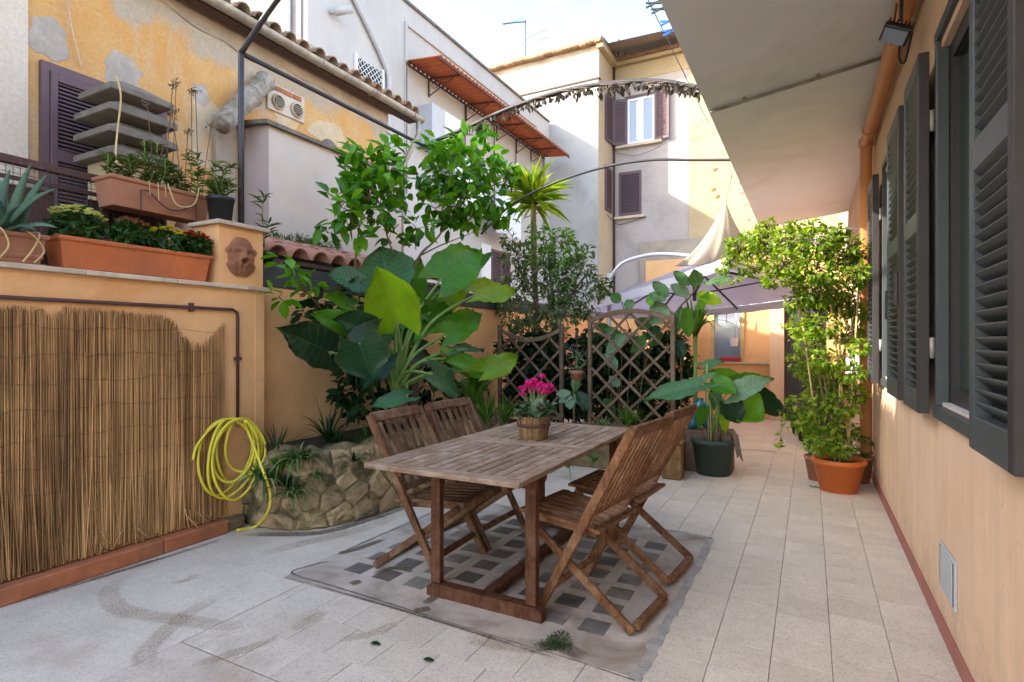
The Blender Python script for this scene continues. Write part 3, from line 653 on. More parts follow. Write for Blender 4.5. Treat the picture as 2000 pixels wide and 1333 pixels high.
part('cable', MAT['blackpot'], fl, lambda m: m.tube(spline([c0 + Vector((.03, 0, .02)), c0 + Vector((.02, .06, -.10)), c0 + Vector((.06, .16, -.10)), c0 + Vector((.1, .2, .08))], 6), .006, 6), True)
rod = solo('drying_rod', MAT['iron'], (XR, 6.3, 2.35), MB().bar((XR, 6.45, 2.47), (-.02, 6.9, 2.62), .025, .015), 'thin dark rod sticking out of the right wall above the climber', 'rod')

# ------------------------------------------------------------------ garden wall on the left
GW = T('garden_wall', 'orange rendered garden wall on the left with stone coping and red kerb', 'wall', (-3.9, 2, 0))
pbox('wall', MAT['gwall'], GW, (XL - .30, -1.5, -.05), (XL, 3.02, 1.775)); pbox('wall_beyond', MAT['gwall'], GW, (XL - .36, 3.021, -.05), (XL - .10, 11.0, 1.83))
yy = -1.5
while yy < 3.0:
    ye = min(yy + .545, 3.045); pbox('coping_stone', MAT['coping'], GW, (XL - .34, yy + .002, 1.776), (XL + .035, ye - .002, 1.805 + random.uniform(0, .002)), .004); yy = ye
pbox('pier_reveal', MAT['gwall'], GW, (XL - .001, 2.94, 0), (XL + .006, 3.019, 1.74))
KX = XL + .115
yy = -1.5
while yy < 2.6:
    ye = min(yy + .92, 2.64); part('kerb_stone', MAT['kerb'], GW, lambda m: m.box((XL, yy + .001, 0), (KX + random.uniform(-.003, .003), ye - .001, .092 + random.uniform(-.004, .004)), .008)); yy = ye
part('kerb_end', MAT['mortar'], GW, lambda m: m.box((XL + .001, 2.641, 0), (KX - .02, 2.80, .085), .02))
pier = T('wall_pier', 'short orange pier with pale cap standing at the end of the coping', 'pier', (XL - .15, 2.82, 1.805))
pbox('block', MAT['gwall'], pier, (XL - .30, 2.645, 1.8072), (XL - .01, 3.02, 2.245)); pbox('cap', MAT['coping'], pier, (XL - .33, 2.61, 2.2455), (XL + .03, 3.06, 2.275), .004)
part('flashing', MAT['membrane'], GW, lambda m: [m.box((XL - .37, 3.08, 1.831), (XL - .085, 11, 1.93), .004), m.box((XL - .38, 3.08, 1.932), (XL - .12, 11, 2.02), .004)])
# iron water pipe on the wall
wp = T('water_pipe', 'thin rusty water pipe running along the orange wall and down to the tap', 'pipe', (XL + .012, 2.78, .75))
part('tube', MAT['rust'], wp, lambda m: m.tube([(XL + .014, -1, 1.615), (XL + .014, 2.74, 1.62), (XL + .014, 2.775, 1.60), (XL + .014, 2.78, 1.56), (XL + .014, 2.78, .80)], .0115, 8), True)
for q in ((2.42, 1.62), (1.0, 1.617)): pbox('clip', MAT['rust'], wp, (XL + .0, q[0] - .012, q[1] - .03), (XL + .028, q[0] + .012, q[1] + .03))
pbox('clip', MAT['rust'], wp, (XL, 2.755, 1.24), (XL + .028, 2.805, 1.265)); part('tap', MAT['galv'], wp, lambda m: [m.tube([(XL + .014, 2.78, .80), (XL + .014, 2.78, .74)], .018, 8), m.tube([(XL + .014, 2.78, .76), (XL + .08, 2.80, .755), (XL + .09, 2.80, .70)], .010, 8), m.box((XL + .03, 2.765, .775), (XL + .055, 2.835, .785))], True)

# ------------------------------------------------------------------ old ochre house upper left
XH = -5.6
OH = T('ochre_house', 'old house with peeling ochre plaster and zinc gutter above the garden wall', 'house', (XH - 1.5, 4.5, 0))
o = pbox('wall', MAT['ochre'], OH, (XH - 3.2, 2.19, -.05), (XH, 6.60, 4.82))
pbox('wall', MAT['cream'], OH, (XH - 3.2, -2.499, -.05), (XH + .03, 2.189, 4.9))
part('rough_cornice', MAT['farbeige'], OH, lambda m: m.grid(lambda u, v: Vector((XH + .012 + .012 * math.sin(u * 60) * math.sin(v * 9), 1.99 + u * 4.6, 4.80 - v * (.17 + .05 * math.sin(u * 17) + .03 * math.sin(u * 41)))), 60, 3))
tall = pbox('unseen_shade_block', MAT['cream'], OH, (XH - 3.2, -7, -.05), (XH + .0, -2.5, 8.3))  # unseen block added to keep the sun off the near right wall
part('roof', MAT['rooftile'], OH, lambda m: m.add([(XH + .24, -.2, 4.86), (XH + .24, 7.0, 4.86), (XH - 3.4, 7.0, 6.0), (XH - 3.4, -.2, 6.0), (XH + .24, -.2, 4.82), (XH + .24, 7.0, 4.82), (XH - 3.4, 7.0, 5.96), (XH - 3.4, -.2, 5.96)],
     [(0, 1, 2, 3), (7, 6, 5, 4), (0, 4, 5, 1), (1, 5, 6, 2), (2, 6, 7, 3), (3, 7, 4, 0)]))
part('eaves_board', MAT['rust'], OH, lambda m: m.box((XH + .10, -.2, 4.76), (XH + .235, 6.98, 4.815)))
def barrel(n=7, r0=.085, r1=.065, Ln=.42, th=.014):
    m = MB(); vs = []
    for (y, r) in ((0, r0), (Ln, r1)):
        for q in (r, r - th):
            vs += [(y * -1, q * math.cos(math.pi * k / n), q * math.sin(math.pi * k / n)) for k in range(n + 1)]
    k1 = n + 1; fs = []
    for k in range(n):
        fs += [(k, k + 1, 2 * k1 + k + 1, 2 * k1 + k), (k1 + k, 3 * k1 + k, 3 * k1 + k + 1, k1 + k + 1), (k, k1 + k, k1 + k + 1, k + 1), (2 * k1 + k, 2 * k1 + k + 1, 3 * k1 + k + 1, 3 * k1 + k)]
    m.add(vs, fs); return m
bt = barrel().mesh('roof_tile', smooth=True)
for row in range(3):
    for k in range(33):
        y = .1 + k * .212
        o = link('roof_tile', bt, MAT['rooftile'], OH); o.location = Vector((XH + .31 - row * .36 + random.uniform(-.02, .02), y + random.uniform(-.012, .012), 4.875 + row * .113)) - OH.location; o.rotation_euler = (0, R(17.4), R(random.uniform(-4, 4)))
mo = []
for k in range(70): mo.append(((XH + .22 - random.random() * .4, random.uniform(2.5, 5.2), 4.93 + random.random() * .06), (.05, .06, .04), .4))
bush(OH, mo, L['oleander'], .06, .008, 26, 'blade', 'roof_weeds', droop=-.5)
gy0, gy1 = -.2, 7.04
def gutter(m):
    n = 9; vs = []; fs = []
    for y in np.linspace(gy0, gy1, 14):
        for q in (.068, .062): vs += [(XH + .30 + q * math.cos(math.pi + math.pi * k / n), y, 4.82 + q * math.sin(math.pi + math.pi * k / n) - .006 * math.sin(y * 3)) for k in range(n + 1)]
    k1 = 2 * (n + 1)
    for i in range(13):
        for k in range(n):
            a = i * k1 + k; fs += [(a, a + 1, a + 1 + k1, a + k1), (a + n + 1, a + n + 1 + k1, a + n + 2 + k1, a + n + 2)]
    m.add(vs, fs); m.add([(XH + .30 + .068 * math.cos(math.pi + math.pi * k / n), gy1, 4.82 + .068 * math.sin(math.pi + math.pi * k / n)) for k in range(n + 1)], [tuple(range(n + 1))])
gut = part('gutter', MAT['galv'], OH, gutter, True)
for k in range(8):
    yb = .5 + k * .9; part('gutter_joint', MAT['galv'], gut, lambda m: m.tube([(XH + .30 + .073 * math.cos(math.pi + math.pi * j / 8), yb, 4.82 + .073 * math.sin(math.pi + math.pi * j / 8)) for j in range(9)], .008, 5))
part('down_pipe', MAT['galv'], gut, lambda m: m.tube([(XH + .30, 6.95, 4.76), (XH + .30, 6.95, 4.55), (XH + .12, 6.9, 4.2), (XH + .05, 6.85, 4.0), (XH + .05, 6.85, 1.0)], .038, 10), True)
# plum shutters of the ochre house (slats as pieces)
def wall_shutter(parent, x, y0, y1, z0, z1, nsl, frame=.05, mid=True, face='x', rz=0, label=None):
    """closed louvred leaf on a wall facing +X (face x) or -Y (face y: y0,y1 are then X limits and x the Y of the wall)"""
    def bx(m, a0, a1, zz0, zz1, d0, d1, ch=.003):
        if face == 'x': m.box((x + d0, a0, zz0), (x + d1, a1, zz1), ch)
        else: m.box((a0, x - d1, zz0), (a1, x - d0, zz1), ch)
    s_ = part('shutter', MAT['purple'], parent, lambda m: [bx(m, y0, y0 + frame, z0, z1, .005, .045), bx(m, y1 - frame, y1, z0, z1, .005, .045), bx(m, y0 + frame, y1 - frame, z0, z0 + frame * 1.4, .005, .043), bx(m, y0 + frame, y1 - frame, z1 - frame * 1.4, z1, .005, .043)] + ([bx(m, y0 + frame, y1 - frame, (z0 + z1) / 2 - .10, (z0 + z1) / 2, .005, .043)] if mid else []))
    if label: s_['label'] = label
    part('backing', MAT['iron'], s_, lambda m: bx(m, y0 + frame, y1 - frame, z0 + .04, z1 - .04, .003, .008, 0))
    w = (y1 - y0) - 2 * frame - .002; h = (z1 - z0) / nsl * .62
    me = MB().obox(Vector(), (.004, w / 2, h / 2), Matrix.Rotation(R(-35), 3, 'Y')).mesh('slat') if face == 'x' else MB().obox(Vector(), (w / 2, .004, h / 2), Matrix.Rotation(R(-35), 3, 'X')).mesh('slat')
    za, zb = z0 + frame * 1.4 + h * .5, z1 - frame * 1.4 - h * .5
    for k in range(nsl):
        z = za + (zb - za) * k / (nsl - 1)
        if mid and abs(z - ((z0 + z1) / 2 - .05)) < .065: continue
        o = link('slat', me, MAT['purple'], s_)
        o.location = (Vector((x + .026, (y0 + y1) / 2, z)) if face == 'x' else Vector(((y0 + y1) / 2, x - .026, z))) - ORG[parent]
    return s_
wall_shutter(OH, XH + .02, 2.33, 2.80, 2.35, 3.62, 34); wall_shutter(OH, XH + .02, 2.81, 3.28, 2.35, 3.62, 34)
part('shutter_frame', MAT['purple'], OH, lambda m: [m.box((XH + .001, 2.27, 2.3), (XH + .05, 2.325, 3.69)), m.box((XH + .001, 2.326, 3.625), (XH + .05, 3.34, 3.69))])
# brick-framed vents, duct, annex
vb = part('vent_panel', MAT['annex'], OH, lambda m: m.box((XH + .001, 4.46, 4.10), (XH + .03, 5.00, 4.42), .006))
for k, yb in enumerate((4.60, 4.74, 4.88)): part('brick', MAT['kerb'], vb, lambda m: m.box((XH + .031, yb - .065, 4.345), (XH + .045, yb + .06, 4.40), .004))
for yb in (4.60, 4.87):
    q = part('vent', MAT['coping'], vb, lambda m: m.tube([(XH + .028, yb, 4.22), (XH + .06, yb, 4.22)], .092, 18), True); part('vent_hole', MAT['dark'], vb, lambda m: m.tube([(XH + .055, yb, 4.22), (XH + .0615, yb, 4.22)], .070, 16))
    part('louvre', MAT['coping'], vb, lambda m: [m.box((XH + .0617, yb - .06, 4.17 + .022 * k), (XH + .066, yb + .06, 4.175 + .022 * k)) for k in range(5)])
part('duct', MAT['ductm'], OH, lambda m: m.tube([at(432, 245, X=-5.30).lerp(at(518, 160, X=-5.52), k / 14) + Vector((0, random.uniform(-.006, .006), random.uniform(-.006, .006))) for k in range(15)], [.10 + random.uniform(-.008, .010) + (.016 if k in (4, 9, 14) else 0) for k in range(15)], 14), True)
part('pilaster', MAT['farbeige'], OH, lambda m: m.box((XH + .001, 3.78, 2.2), (XH + .10, 4.02, 3.80), .02))
part('annex_wall', MAT['annex'], OH, lambda m: m.add([(-5.14, 4.127, 0), (-5.14, 6.35, 0), (-5.14, 6.35, 3.72), (-5.14, 4.127, 3.74)], [(0, 1, 2, 3)]))
part('annex_side', MAT['annexside'], OH, lambda m: m.add([(XH, 4.127, 0), (-5.14, 4.127, 0), (-5.14, 4.127, 3.74), (XH, 4.127, 3.74)], [(0, 1, 2, 3)]))
part('annex_ledge', MAT['concrete'], OH, lambda m: m.add([(XH, 4.06, 3.82), (-5.08, 4.06, 3.745), (-5.08, 6.4, 3.725), (XH, 6.4, 3.9), (XH, 4.06, 3.77), (-5.08, 4.06, 3.70), (-5.08, 6.4, 3.69), (XH, 6.4, 3.85)], [(0, 1, 2, 3), (0, 4, 5, 1), (1, 5, 6, 2), (4, 7, 6, 5)]))
part('render_heap', MAT['concrete'], OH, lambda m: m.lathe([(.16, 0), (.13, .08), (.05, .17), (0, .19)], (XH + .16, 5.25, 3.78), 9))
def patch(c, rx, rz, mat, n=26, seed=0):
    r_ = random.Random(seed); ph = [r_.uniform(0, 6.28) for _ in range(4)]
    pol = [(c.y + rx * math.cos(t) * (1 + .16 * math.sin(2 * t + ph[0]) + .10 * math.sin(5 * t + ph[1]) + .05 * math.sin(9 * t + ph[2])), c.z + rz * math.sin(t) * (1 + .14 * math.sin(3 * t + ph[3]) + .08 * math.sin(7 * t + ph[0]))) for t in np.linspace(0, 2 * math.pi, n, endpoint=False)]
    part('bare_patch', mat, OH, lambda m: m.add([(XH + .004, y, z) for y, z in pol] + [(XH - .002, c.y + (y - c.y) * 1.03, c.z + (z - c.z) * 1.03) for y, z in pol] + [(XH + .006, c.y, c.z)], [(k, (k + 1) % n, 2 * n) for k in range(n)] + [(k, (k + 1) % n, n + (k + 1) % n, n + k) for k in range(n)]))
MAT['barew'] = M('bare_grey_plaster', (.42, .365, .30), .25, 9, .95, .5, 40, stain=(.36, .30, .25), sscale=4, samt=(.5, .66))
MAT['barel'] = M('pale_old_limewash', (.58, .45, .29), .15, 5, .95, .3, 40, stain=(.62, .36, .12), sscale=3, samt=(.5, .66))
for (x, y, rx, rz, mt) in ((95, 78, .16, .17, 'barew'), (240, 140, .17, .16, 'barew'), (392, 188, .10, .13, 'barew'), (408, 262, .22, .36, 'barel'), (640, 262, .30, .16, 'barel'), (560, 235, .2, .1, 'barel')): patch(at(x, y, X=XH), rx, rz, MAT[mt], seed=x)
part('hanging_wire', MAT['coping'], OH, lambda m: m.tube(spline([(XH + .04, 2.45, 4.8), (XH + .05, 2.46, 4.2), (XH + .04, 2.56, 3.75)], 6), .006, 5))

# tiled shed roof behind the garden wall
SR = T('shed_roof', 'small shed roof of pink clay barrel tiles behind the garden wall', 'roof', (-4.5, 4, 2.1))
part('deck', MAT['barkwood'], SR, lambda m: m.box((-5.10, 3.10, 2.08), (-4.16, 6.6, 2.115)))
st = barrel(8, .10, .085, .40).mesh('clay_tile', smooth=True)
for row in range(3):
    for k in range(15):
        o = link('clay_tile', st, MAT['shedtile'], SR); o.location = Vector((-4.10 - row * .31 + random.uniform(-.02, .02), 3.16 + k * .232, 2.135 + row * .09)) - SR.location; o.rotation_euler = (0, R(16), R(random.uniform(-3, 3)))
ms = [((random.uniform(-5.1, -4.85), random.uniform(3.95, 4.9), 2.42 + random.uniform(-.03, .08)), (.08, .10, .07), 1) for _ in range(26)]
mz = T('moss_patch', 'mound of dry yellow moss against the white annex wall', 'moss', (-5.0, 4.4, 2.3)); bush(mz, ms, L['oleander'], .05, .012, 40, 'blade', 'tufts', droop=-.4)
part('mound', MAT['moss'], mz, lambda m: m.grid(lambda u, v: Vector((-5.13 + v * .35, 3.85 + u * 1.2, 2.30 + .16 * math.sin(math.pi * u) * (1 - v) + .02 * math.sin(u * 23))), 14, 4), True)

# ------------------------------------------------------------------ tall white building
XW = -7.8
WH = T('white_building', 'tall white building with red corrugated awning behind the old house', 'building', (XW - 2, 12, 0))
pbox('wall', MAT['whitewall'], WH, (XW - 5, 7.06, -.05), (XW, 17.49, 8.78)); pbox('parapet', MAT['concrete'], WH, (XW - 5, 7.05, 8.781), (XW + .05, 17.4, 8.84))
pbox('side_wall', MAT['greywall'], WH, (XW - 5, 7.02, -.05), (XW - .12, 7.058, 9.5))
part('white_flue', MAT['whiteframe'], WH, lambda m: m.tube([(XW - .42, 6.97, 5.4), (XW - .42, 6.97, 9.0)], .075, 12), True)
part('moulding', MAT['whitewall'], WH, lambda m: [m.box((XW + .001, 9.72, 4.0), (XW + .05, 9.80, 8.35)), m.box((XW + .001, 9.80, 8.28), (XW + .05, 16.4, 8.35))])
part('down_pipe', MAT['pvc'], WH, lambda m: m.tube(spline([(XW + .06, 7.9, 8.2), (XW + .06, 8.6, 7.55), (XW + .06, 9.1, 7.0), (XW + .06, 9.16, 6.7)], 4) + [Vector((XW + .06, 9.16, 1.0))], .055, 10), True)
gw = pbox('window', MAT['dark'], WH, (XW - .02, 8.26, 6.17), (XW + .004, 8.98, 6.93))
part('grille', MAT['whiteframe'], gw, lambda m: [m.bar((XW + .03, 8.26 + max(0, d), 6.17 + max(0, -d)), (XW + .03, 8.26 + min(.72, d + .76), 6.17 + min(.76, .72 - d)), .016, .012) for d in [k * .12 - .72 for k in range(12)] if min(.72, d + .76) > max(0, d)]
     + [m.bar((XW + .03, 8.26 + max(0, d), 6.93 - max(0, -d)), (XW + .03, 8.26 + min(.72, d + .76), 6.93 - min(.76, .72 - d)), .016, .012) for d in [k * .12 - .72 for k in range(12)] if min(.72, d + .76) > max(0, d)])
part('window_frame', MAT['whiteframe'], gw, lambda m: [m.box((XW + .005, 8.2, 6.1), (XW + .05, 8.26, 6.98)), m.box((XW + .005, 8.98, 6.1), (XW + .05, 9.03, 6.98)), m.box((XW + .005, 8.26, 6.1), (XW + .048, 8.98, 6.165))])
cb = pbox('meter_cabinet', MAT['ventm'], WH, (XW + .001, 10.15, 5.75), (XW + .45, 10.62, 6.66), .01)
pbox('cabinet', MAT['whiteframe'], WH, (XW + .001, 10.63, 5.74), (XW + .452, 11.35, 6.65), .01)
part('wall_lamp', MAT['pvc'], WH, lambda m: [m.tube([(XW, 7.60, 7.44), (XW + .12, 7.60, 7.44)], .05, 10), m.tube([(XW + .10, 7.60, 7.42), (XW + .36, 7.78, 7.50)], .07, 12)], True)
wall_shutter(WH, XW + .01, 13.45, 14.0, 2.9, 3.95, 16, mid=False); wall_shutter(WH, XW + .01, 14.02, 14.55, 2.9, 3.95, 16, mid=False)
part('window_frame', MAT['whiteframe'], WH, lambda m: m.box((XW + .002, 12.9, 2.8), (XW + .06, 13.4, 4.02)))
# awning panels, brackets, hangers
aw = T('awning', 'long brick red corrugated awning along the white facade', 'awning', (XW, 13, 7.4))
def awn(y0, y1):
    n = int((y1 - y0) / .11) * 4
    def fn(u, v): y = y0 + (y1 - y0) * u; return Vector((XW + .02 + v * .92, y, 7.50 - .10 * v + .028 * math.sin(2 * math.pi * y / .16)))
    return solidify(part('corrugated_sheet', MAT['awning'], aw, lambda m: m.grid(fn, n, 2), True), .006)
for (a, b) in ((9.73, 12.2), (12.21, 14.7), (14.71, 15.8), (15.82, 17.0)): awn(a, b)
part('rail', MAT['rust'], aw, lambda m: m.box((XW + .02, 9.73, 7.42), (XW + .05, 17.0, 7.455))); part('rail', MAT['rust'], aw, lambda m: m.box((XW + .90, 9.73, 7.33), (XW + .93, 17.0, 7.36)))
for yb in (10.6, 12.2, 13.8, 15.0, 16.0):
    part('bracket', MAT['rust'], aw, lambda m: [m.bar((XW + .02, yb, 7.44), (XW + .90, yb, 7.35), .03, .03), m.bar((XW + .03, yb, 7.05), (XW + .7, yb, 7.34), .02, .02), m.bar((XW + .02, yb, 7.03), (XW + .02, yb, 7.42), .03, .03)]
         + [m.tube([(XW + .18 + .08 * math.cos(t), yb, 7.28 + .08 * math.sin(t)) for t in np.linspace(0, 6.28, 10)], .008, 4)])
for yb in (9.75, 12.1, 13.6, 14.9, 16.9): part('hanger', MAT['rust'], aw, lambda m: m.bar((XW + .05, yb, 7.42), (XW + .05, yb, 4.6), .022, .022))
part('clothes_arm', MAT['rust'], aw, lambda m: [m.bar((XW + .05, yb, 5.0 + z), (XW + .75, yb, 5.15 + z), .02, .02) for yb, z in ((12.6, .3), (14.2, .6), (15.5, .2))])
ch = solo('chimney_pot', MAT['kerb'], (-9.6, 15, 8.8), MB().lathe([(.18, 0), (.18, .5), (.22, .52), (.22, .6), (.14, .62)], (-9.6, 15.0, 8.84), 12), 'small red chimney pot on the white building roof', 'chimney', smooth=False)
def sheet(x, y0, y1, z0, z1, label):
    m = MB().grid(lambda u, v: Vector((x + .03 * math.sin(u * 15) * (1 - v), y0 + (y1 - y0) * u, z0 + (z1 - z0) * v + .03 * math.sin(u * 7) * (1 - v))), 24, 8)
    solidify(solo('hanging_sheet', MAT['sheet'], (x, (y0 + y1) / 2, z0), m, label, 'laundry', 'sheets drying on the white facade', True), .004)
sheet(XW + .55, 10.9, 12.5, 4.55, 5.75, 'wide white sheet drying behind the citrus crown'); sheet(XW + .62, 12.7, 14.1, 4.2, 5.3, 'narrower white sheet drying beside the yucca')
part('drying_line', MAT['iron'], WH, lambda m: [m.tube([(XW + .55, 10.4, 5.76), (XW + .55, 14.4, 5.76)], .006, 4), m.bar((XW, 10.5, 5.75), (XW + .6, 10.5, 5.75), .02, .02), m.bar((XW, 14.3, 5.75), (XW + .6, 14.3, 5.75), .02, .02), m.tube([(XW + .62, 12.5, 5.31), (XW + .62, 14.4, 5.31)], .006, 4)])

# ------------------------------------------------------------------ far building closing the courtyard
FY0, FY1, FX = 17.5, 19.04, -6.09
FB = T('far_building', 'tall weathered house in mauve, white and yellow closing the courtyard', 'building', (-4, 19, 0))
pbox('wall_white', MAT['farwhite'], FB, (-9.5, FY0, -.05), (FX, FY0 + 2, 9.95)); pbox('wall_beige', MAT['farbeige'], FB, (-10.2, FY0 + .02, 9.951), (FX - .001, FY0 + 2, 11.05))
part('ledge', MAT['rust'], FB, lambda m: m.box((-9.0, FY0 - .04, 9.93), (FX + .06, FY0 + .1, 9.975)))
pbox('wall_reveal', MAT['fartan'], FB, (FX, FY0 + .02, -.05), (FX + .02, FY1, 11.0))
pbox('wall_mauve', MAT['fargrey'], FB, (FX + .021, FY1, -.05), (-3.50, FY1 + 2, 11.0)); pbox('wall_yellow', MAT['faryellow'], FB, (-3.499, FY1 - .06, -.05), (4, FY1 + 2, 11.0))
part('frieze', MAT['faryellow'], FB, lambda m: m.box((FX + .022, FY1 - .02, 10.35), (-3.5, FY1 - .001, 10.99)))
def eave(m, a, b, n):
    a = Vector(a); b = Vector(b); d = (b - a) / n; 
    for k in range(n):
        q = a + d * (k + .5); sc = .5 + .1 * random.random(); m.obox(q + Vector((0, 0, random.uniform(-.02, .03))), ((abs(d.x) + abs(d.y) * .0) * .46 + .04, abs(d.y) * .46 + .16, .07), Matrix.Identity(3), .03)
part('eaves', MAT['rooftile'], FB, lambda m: eave(m, (-10.3, FY0 - .05, 11.12), (FX + .12, FY0 - .05, 11.12), 26)); part('eaves', MAT['rooftile'], FB, lambda m: eave(m, (FX + .20, FY0 - .2, 11.12), (FX + .20, FY1 - .1, 11.10), 8))
part('eaves', MAT['rooftile'], FB, lambda m: eave(m, (FX + .2, FY1 - .12, 11.10), (-1, FY1 - .12, 11.10), 30)); part('cornice', MAT['faryellow'], FB, lambda m: [m.box((FX - .01, FY0 - .12, 10.9), (FX + .2, FY1, 11.04)), m.box((FX + .2, FY1 - .18, 10.9), (4, FY1 - .061, 11.03))])
part('roof', MAT['rooftile'], FB, lambda m: m.add([(-10.3, FY0, 11.15), (4, FY0 + .8, 11.15), (4, FY1 + 4, 12.2), (-10.3, FY1 + 4, 12.2)], [(0, 1, 2, 3)]))
part('rain_pipe', MAT['rust'], FB, lambda m: m.tube([(FX + .07, FY1 - .07, 11.6), (FX + .07, FY1 - .07, 3)], .04, 8), True)
part('stay', MAT['iron'], FB, lambda m: [m.bar((FX + .2, FY1, 11.1), (FX + .2, FY1, 11.9), .04, .04), m.bar((FX + .2, FY1, 11.9), (FX + .5, FY1 + .3, 11.2), .04, .04)])
# upper window: white frame, two panes, plum shutters folded open
wA, wB, wz0, wz1 = -5.55, -4.62, 8.15, 9.72
w = part('window', MAT['whiteframe'], FB, lambda m: [m.box((x0, FY1 - .05, wz0), (x1, FY1 - .001, wz1)) for x0, x1 in ((wA, wA + .08), (wB - .08, wB), ((wA + wB) / 2 - .09, (wA + wB) / 2 + .09))] + [m.box((wA + .08, FY1 - .045, wz0), (wB - .08, FY1 - .001, wz0 + .09)), m.box((wA + .08, FY1 - .045, wz1 - .09), (wB - .08, FY1 - .001, wz1))])
pbox('pane', MAT['panepale'], w, (wA + .08, FY1 - .02, wz0 + .09), ((wA + wB) / 2 - .09, FY1 - .005, wz1 - .09)); pbox('pane', MAT['panepale'], w, ((wA + wB) / 2 + .09, FY1 - .02, wz0 + .09), (wB - .08, FY1 - .005, wz1 - .09))
pbox('curtain', MAT['sheet'], w, (wA + .3, FY1 - .03, wz0 + .12), ((wA + wB) / 2 - .08, FY1 - .021, wz1 - .12)); pbox('lintel', MAT['purple'], w, (wA - .1, FY1 - .08, wz1), (wB + .05, FY1, wz1 + .09)); pbox('sill', MAT['coping'], w, (wA - .4, FY1 - .16, wz0 - .1), (wB + .25, FY1, wz0 - .01))
def swing(x0, y0, x1, y1, z0, z1, label):
    p0 = Vector((x0, y0, 0)); p1 = Vector((x1, y1, 0)); d = (p1 - p0); W = d.length; d.normalize(); nrm = Vector((d.y, -d.x, 0)); mm = Matrix((d, nrm, Vector((0, 0, 1)))).transposed()
    cc = lambda u, z: p0 + d * u + Vector((0, 0, z))
    s_ = part('shutter', MAT['purple'], FB, lambda m: [m.obox(cc(.04, (z0 + z1) / 2), (.04, .025, (z1 - z0) / 2), mm), m.obox(cc(W - .04, (z0 + z1) / 2), (.04, .025, (z1 - z0) / 2), mm), m.obox(cc(W / 2, z0 + .05), (W / 2 - .081, .024, .05), mm), m.obox(cc(W / 2, z1 - .05), (W / 2 - .081, .024, .05), mm), m.obox(cc(W / 2, (z0 + z1) / 2), (W / 2 - .081, .006, (z1 - z0) / 2 - .11), mm)])
    s_['label'] = label
    me = MB().obox(Vector(), (W / 2 - .085, .004, .026), mm @ Matrix.Rotation(R(35), 3, 'X')).mesh('slat')
    for k in range(20):
        o = link('slat', me, MAT['purple'], s_); o.location = cc(W / 2, z0 + .15 + (z1 - z0 - .3) * k / 19) + nrm * .012 - ORG[FB]
swing(wA - .46, FY1 - .26, wA - .02, FY1 - .06, wz0, wz1, 'left leaf of the open upper window'); swing(wB, FY1 - .05, wB + .5, FY1 - .14, wz0, wz1 + .06, 'right leaf of the open upper window')
swing(FX + .04, FY1 - .95, FX + .10, FY1 - .35, 8.15, 9.75, 'folded leaf in the corner recess'); swing(FX + .05, FY1 - .95, FX + .05, FY1 - .30, 5.8, 7.3, 'closed leaf in the corner recess')
wall_shutter(FB, FY1, -5.86, -5.08, 5.72, 7.24, 26, .07, False, 'y', label='closed roller shutter of the lower window')
pbox('sill', MAT['coping'], FB, (-6.0, FY1 - .14, 5.62), (-4.95, FY1, 5.70)); part('cable', MAT['iron'], FB, lambda m: m.tube(spline([(FX + .1, FY0 + .6, 5.62), (FX + .2, FY1 - .1, 5.45), (-5.5, FY1 - .05, 5.5), (-4.9, FY1 - .05, 5.62)], 6), .012, 4)); part('cable', MAT['iron'], FB, lambda m: m.tube(spline([(-5.9, FY1 - .1, 7.9), (-5.0, FY1 - .1, 7.75), (-3.5, FY1 - .3, 8.2), (-2.9, FY1 - .3, 8.45)], 6), .010, 4))
pbox('brown_band', MAT['farbeige'], FB, (-5.1, FY1 - .12, 3.0), (2, FY1 - .061, 4.75)); part('orange_band', MAT['gwall'], FB, lambda m: m.box((-4.9, FY1 - .14, 2.0), (2, FY1 - .121, 4.1)))
for x, y in ((1398, 333), (1395, 372), (1403, 386)): part('plaster_scar', MAT['kerb'], FB, lambda m: m.tube([at(x, y, Y=FY1 - .07), at(x, y, Y=FY1 - .055)], [.05, .09], 7))
ant = T('tv_antenna', 'thin television antenna mast on the far roof against the sky', 'antenna', (-8.9, FY0, 11.05))
part('mast', MAT['iron'], ant, lambda m: m.tube([(-8.9, FY0 + .3, 11.0), (-8.9, FY0 + .3, 12.75)], .03, 6)); part('boom', MAT['iron'], ant, lambda m: [m.bar((-9.7, FY0 + .1, 12.72), (-8.85, FY0 + .3, 12.68), .035, .035)] + [m.bar((-9.65 + k * .09, FY0 + .0, 12.66), (-9.65 + k * .09, FY0 + .25, 12.74), .012, .012) for k in range(9)])
part('boom', MAT['iron'], ant, lambda m: [m.bar((-8.9, FY0 + .3, 12.12), (-8.0, FY0 + .1, 12.08), .03, .03), m.bar((-8.9, FY0 + .3, 11.86), (-7.9, FY0 + .1, 11.80), .03, .03)] ); part('boom', MAT['iron'], ant, lambda m: [m.bar((-9.3, FY0 + .3, 11.42), (-8.4, FY0 + .3, 11.40), .03, .03), m.bar((-9.05, FY0 + .1, 11.35), (-9.05, FY0 + .5, 11.5), .015, .015), m.bar((-8.5, FY0 + .1, 11.35), (-8.5, FY0 + .5, 11.5), .015, .015)])

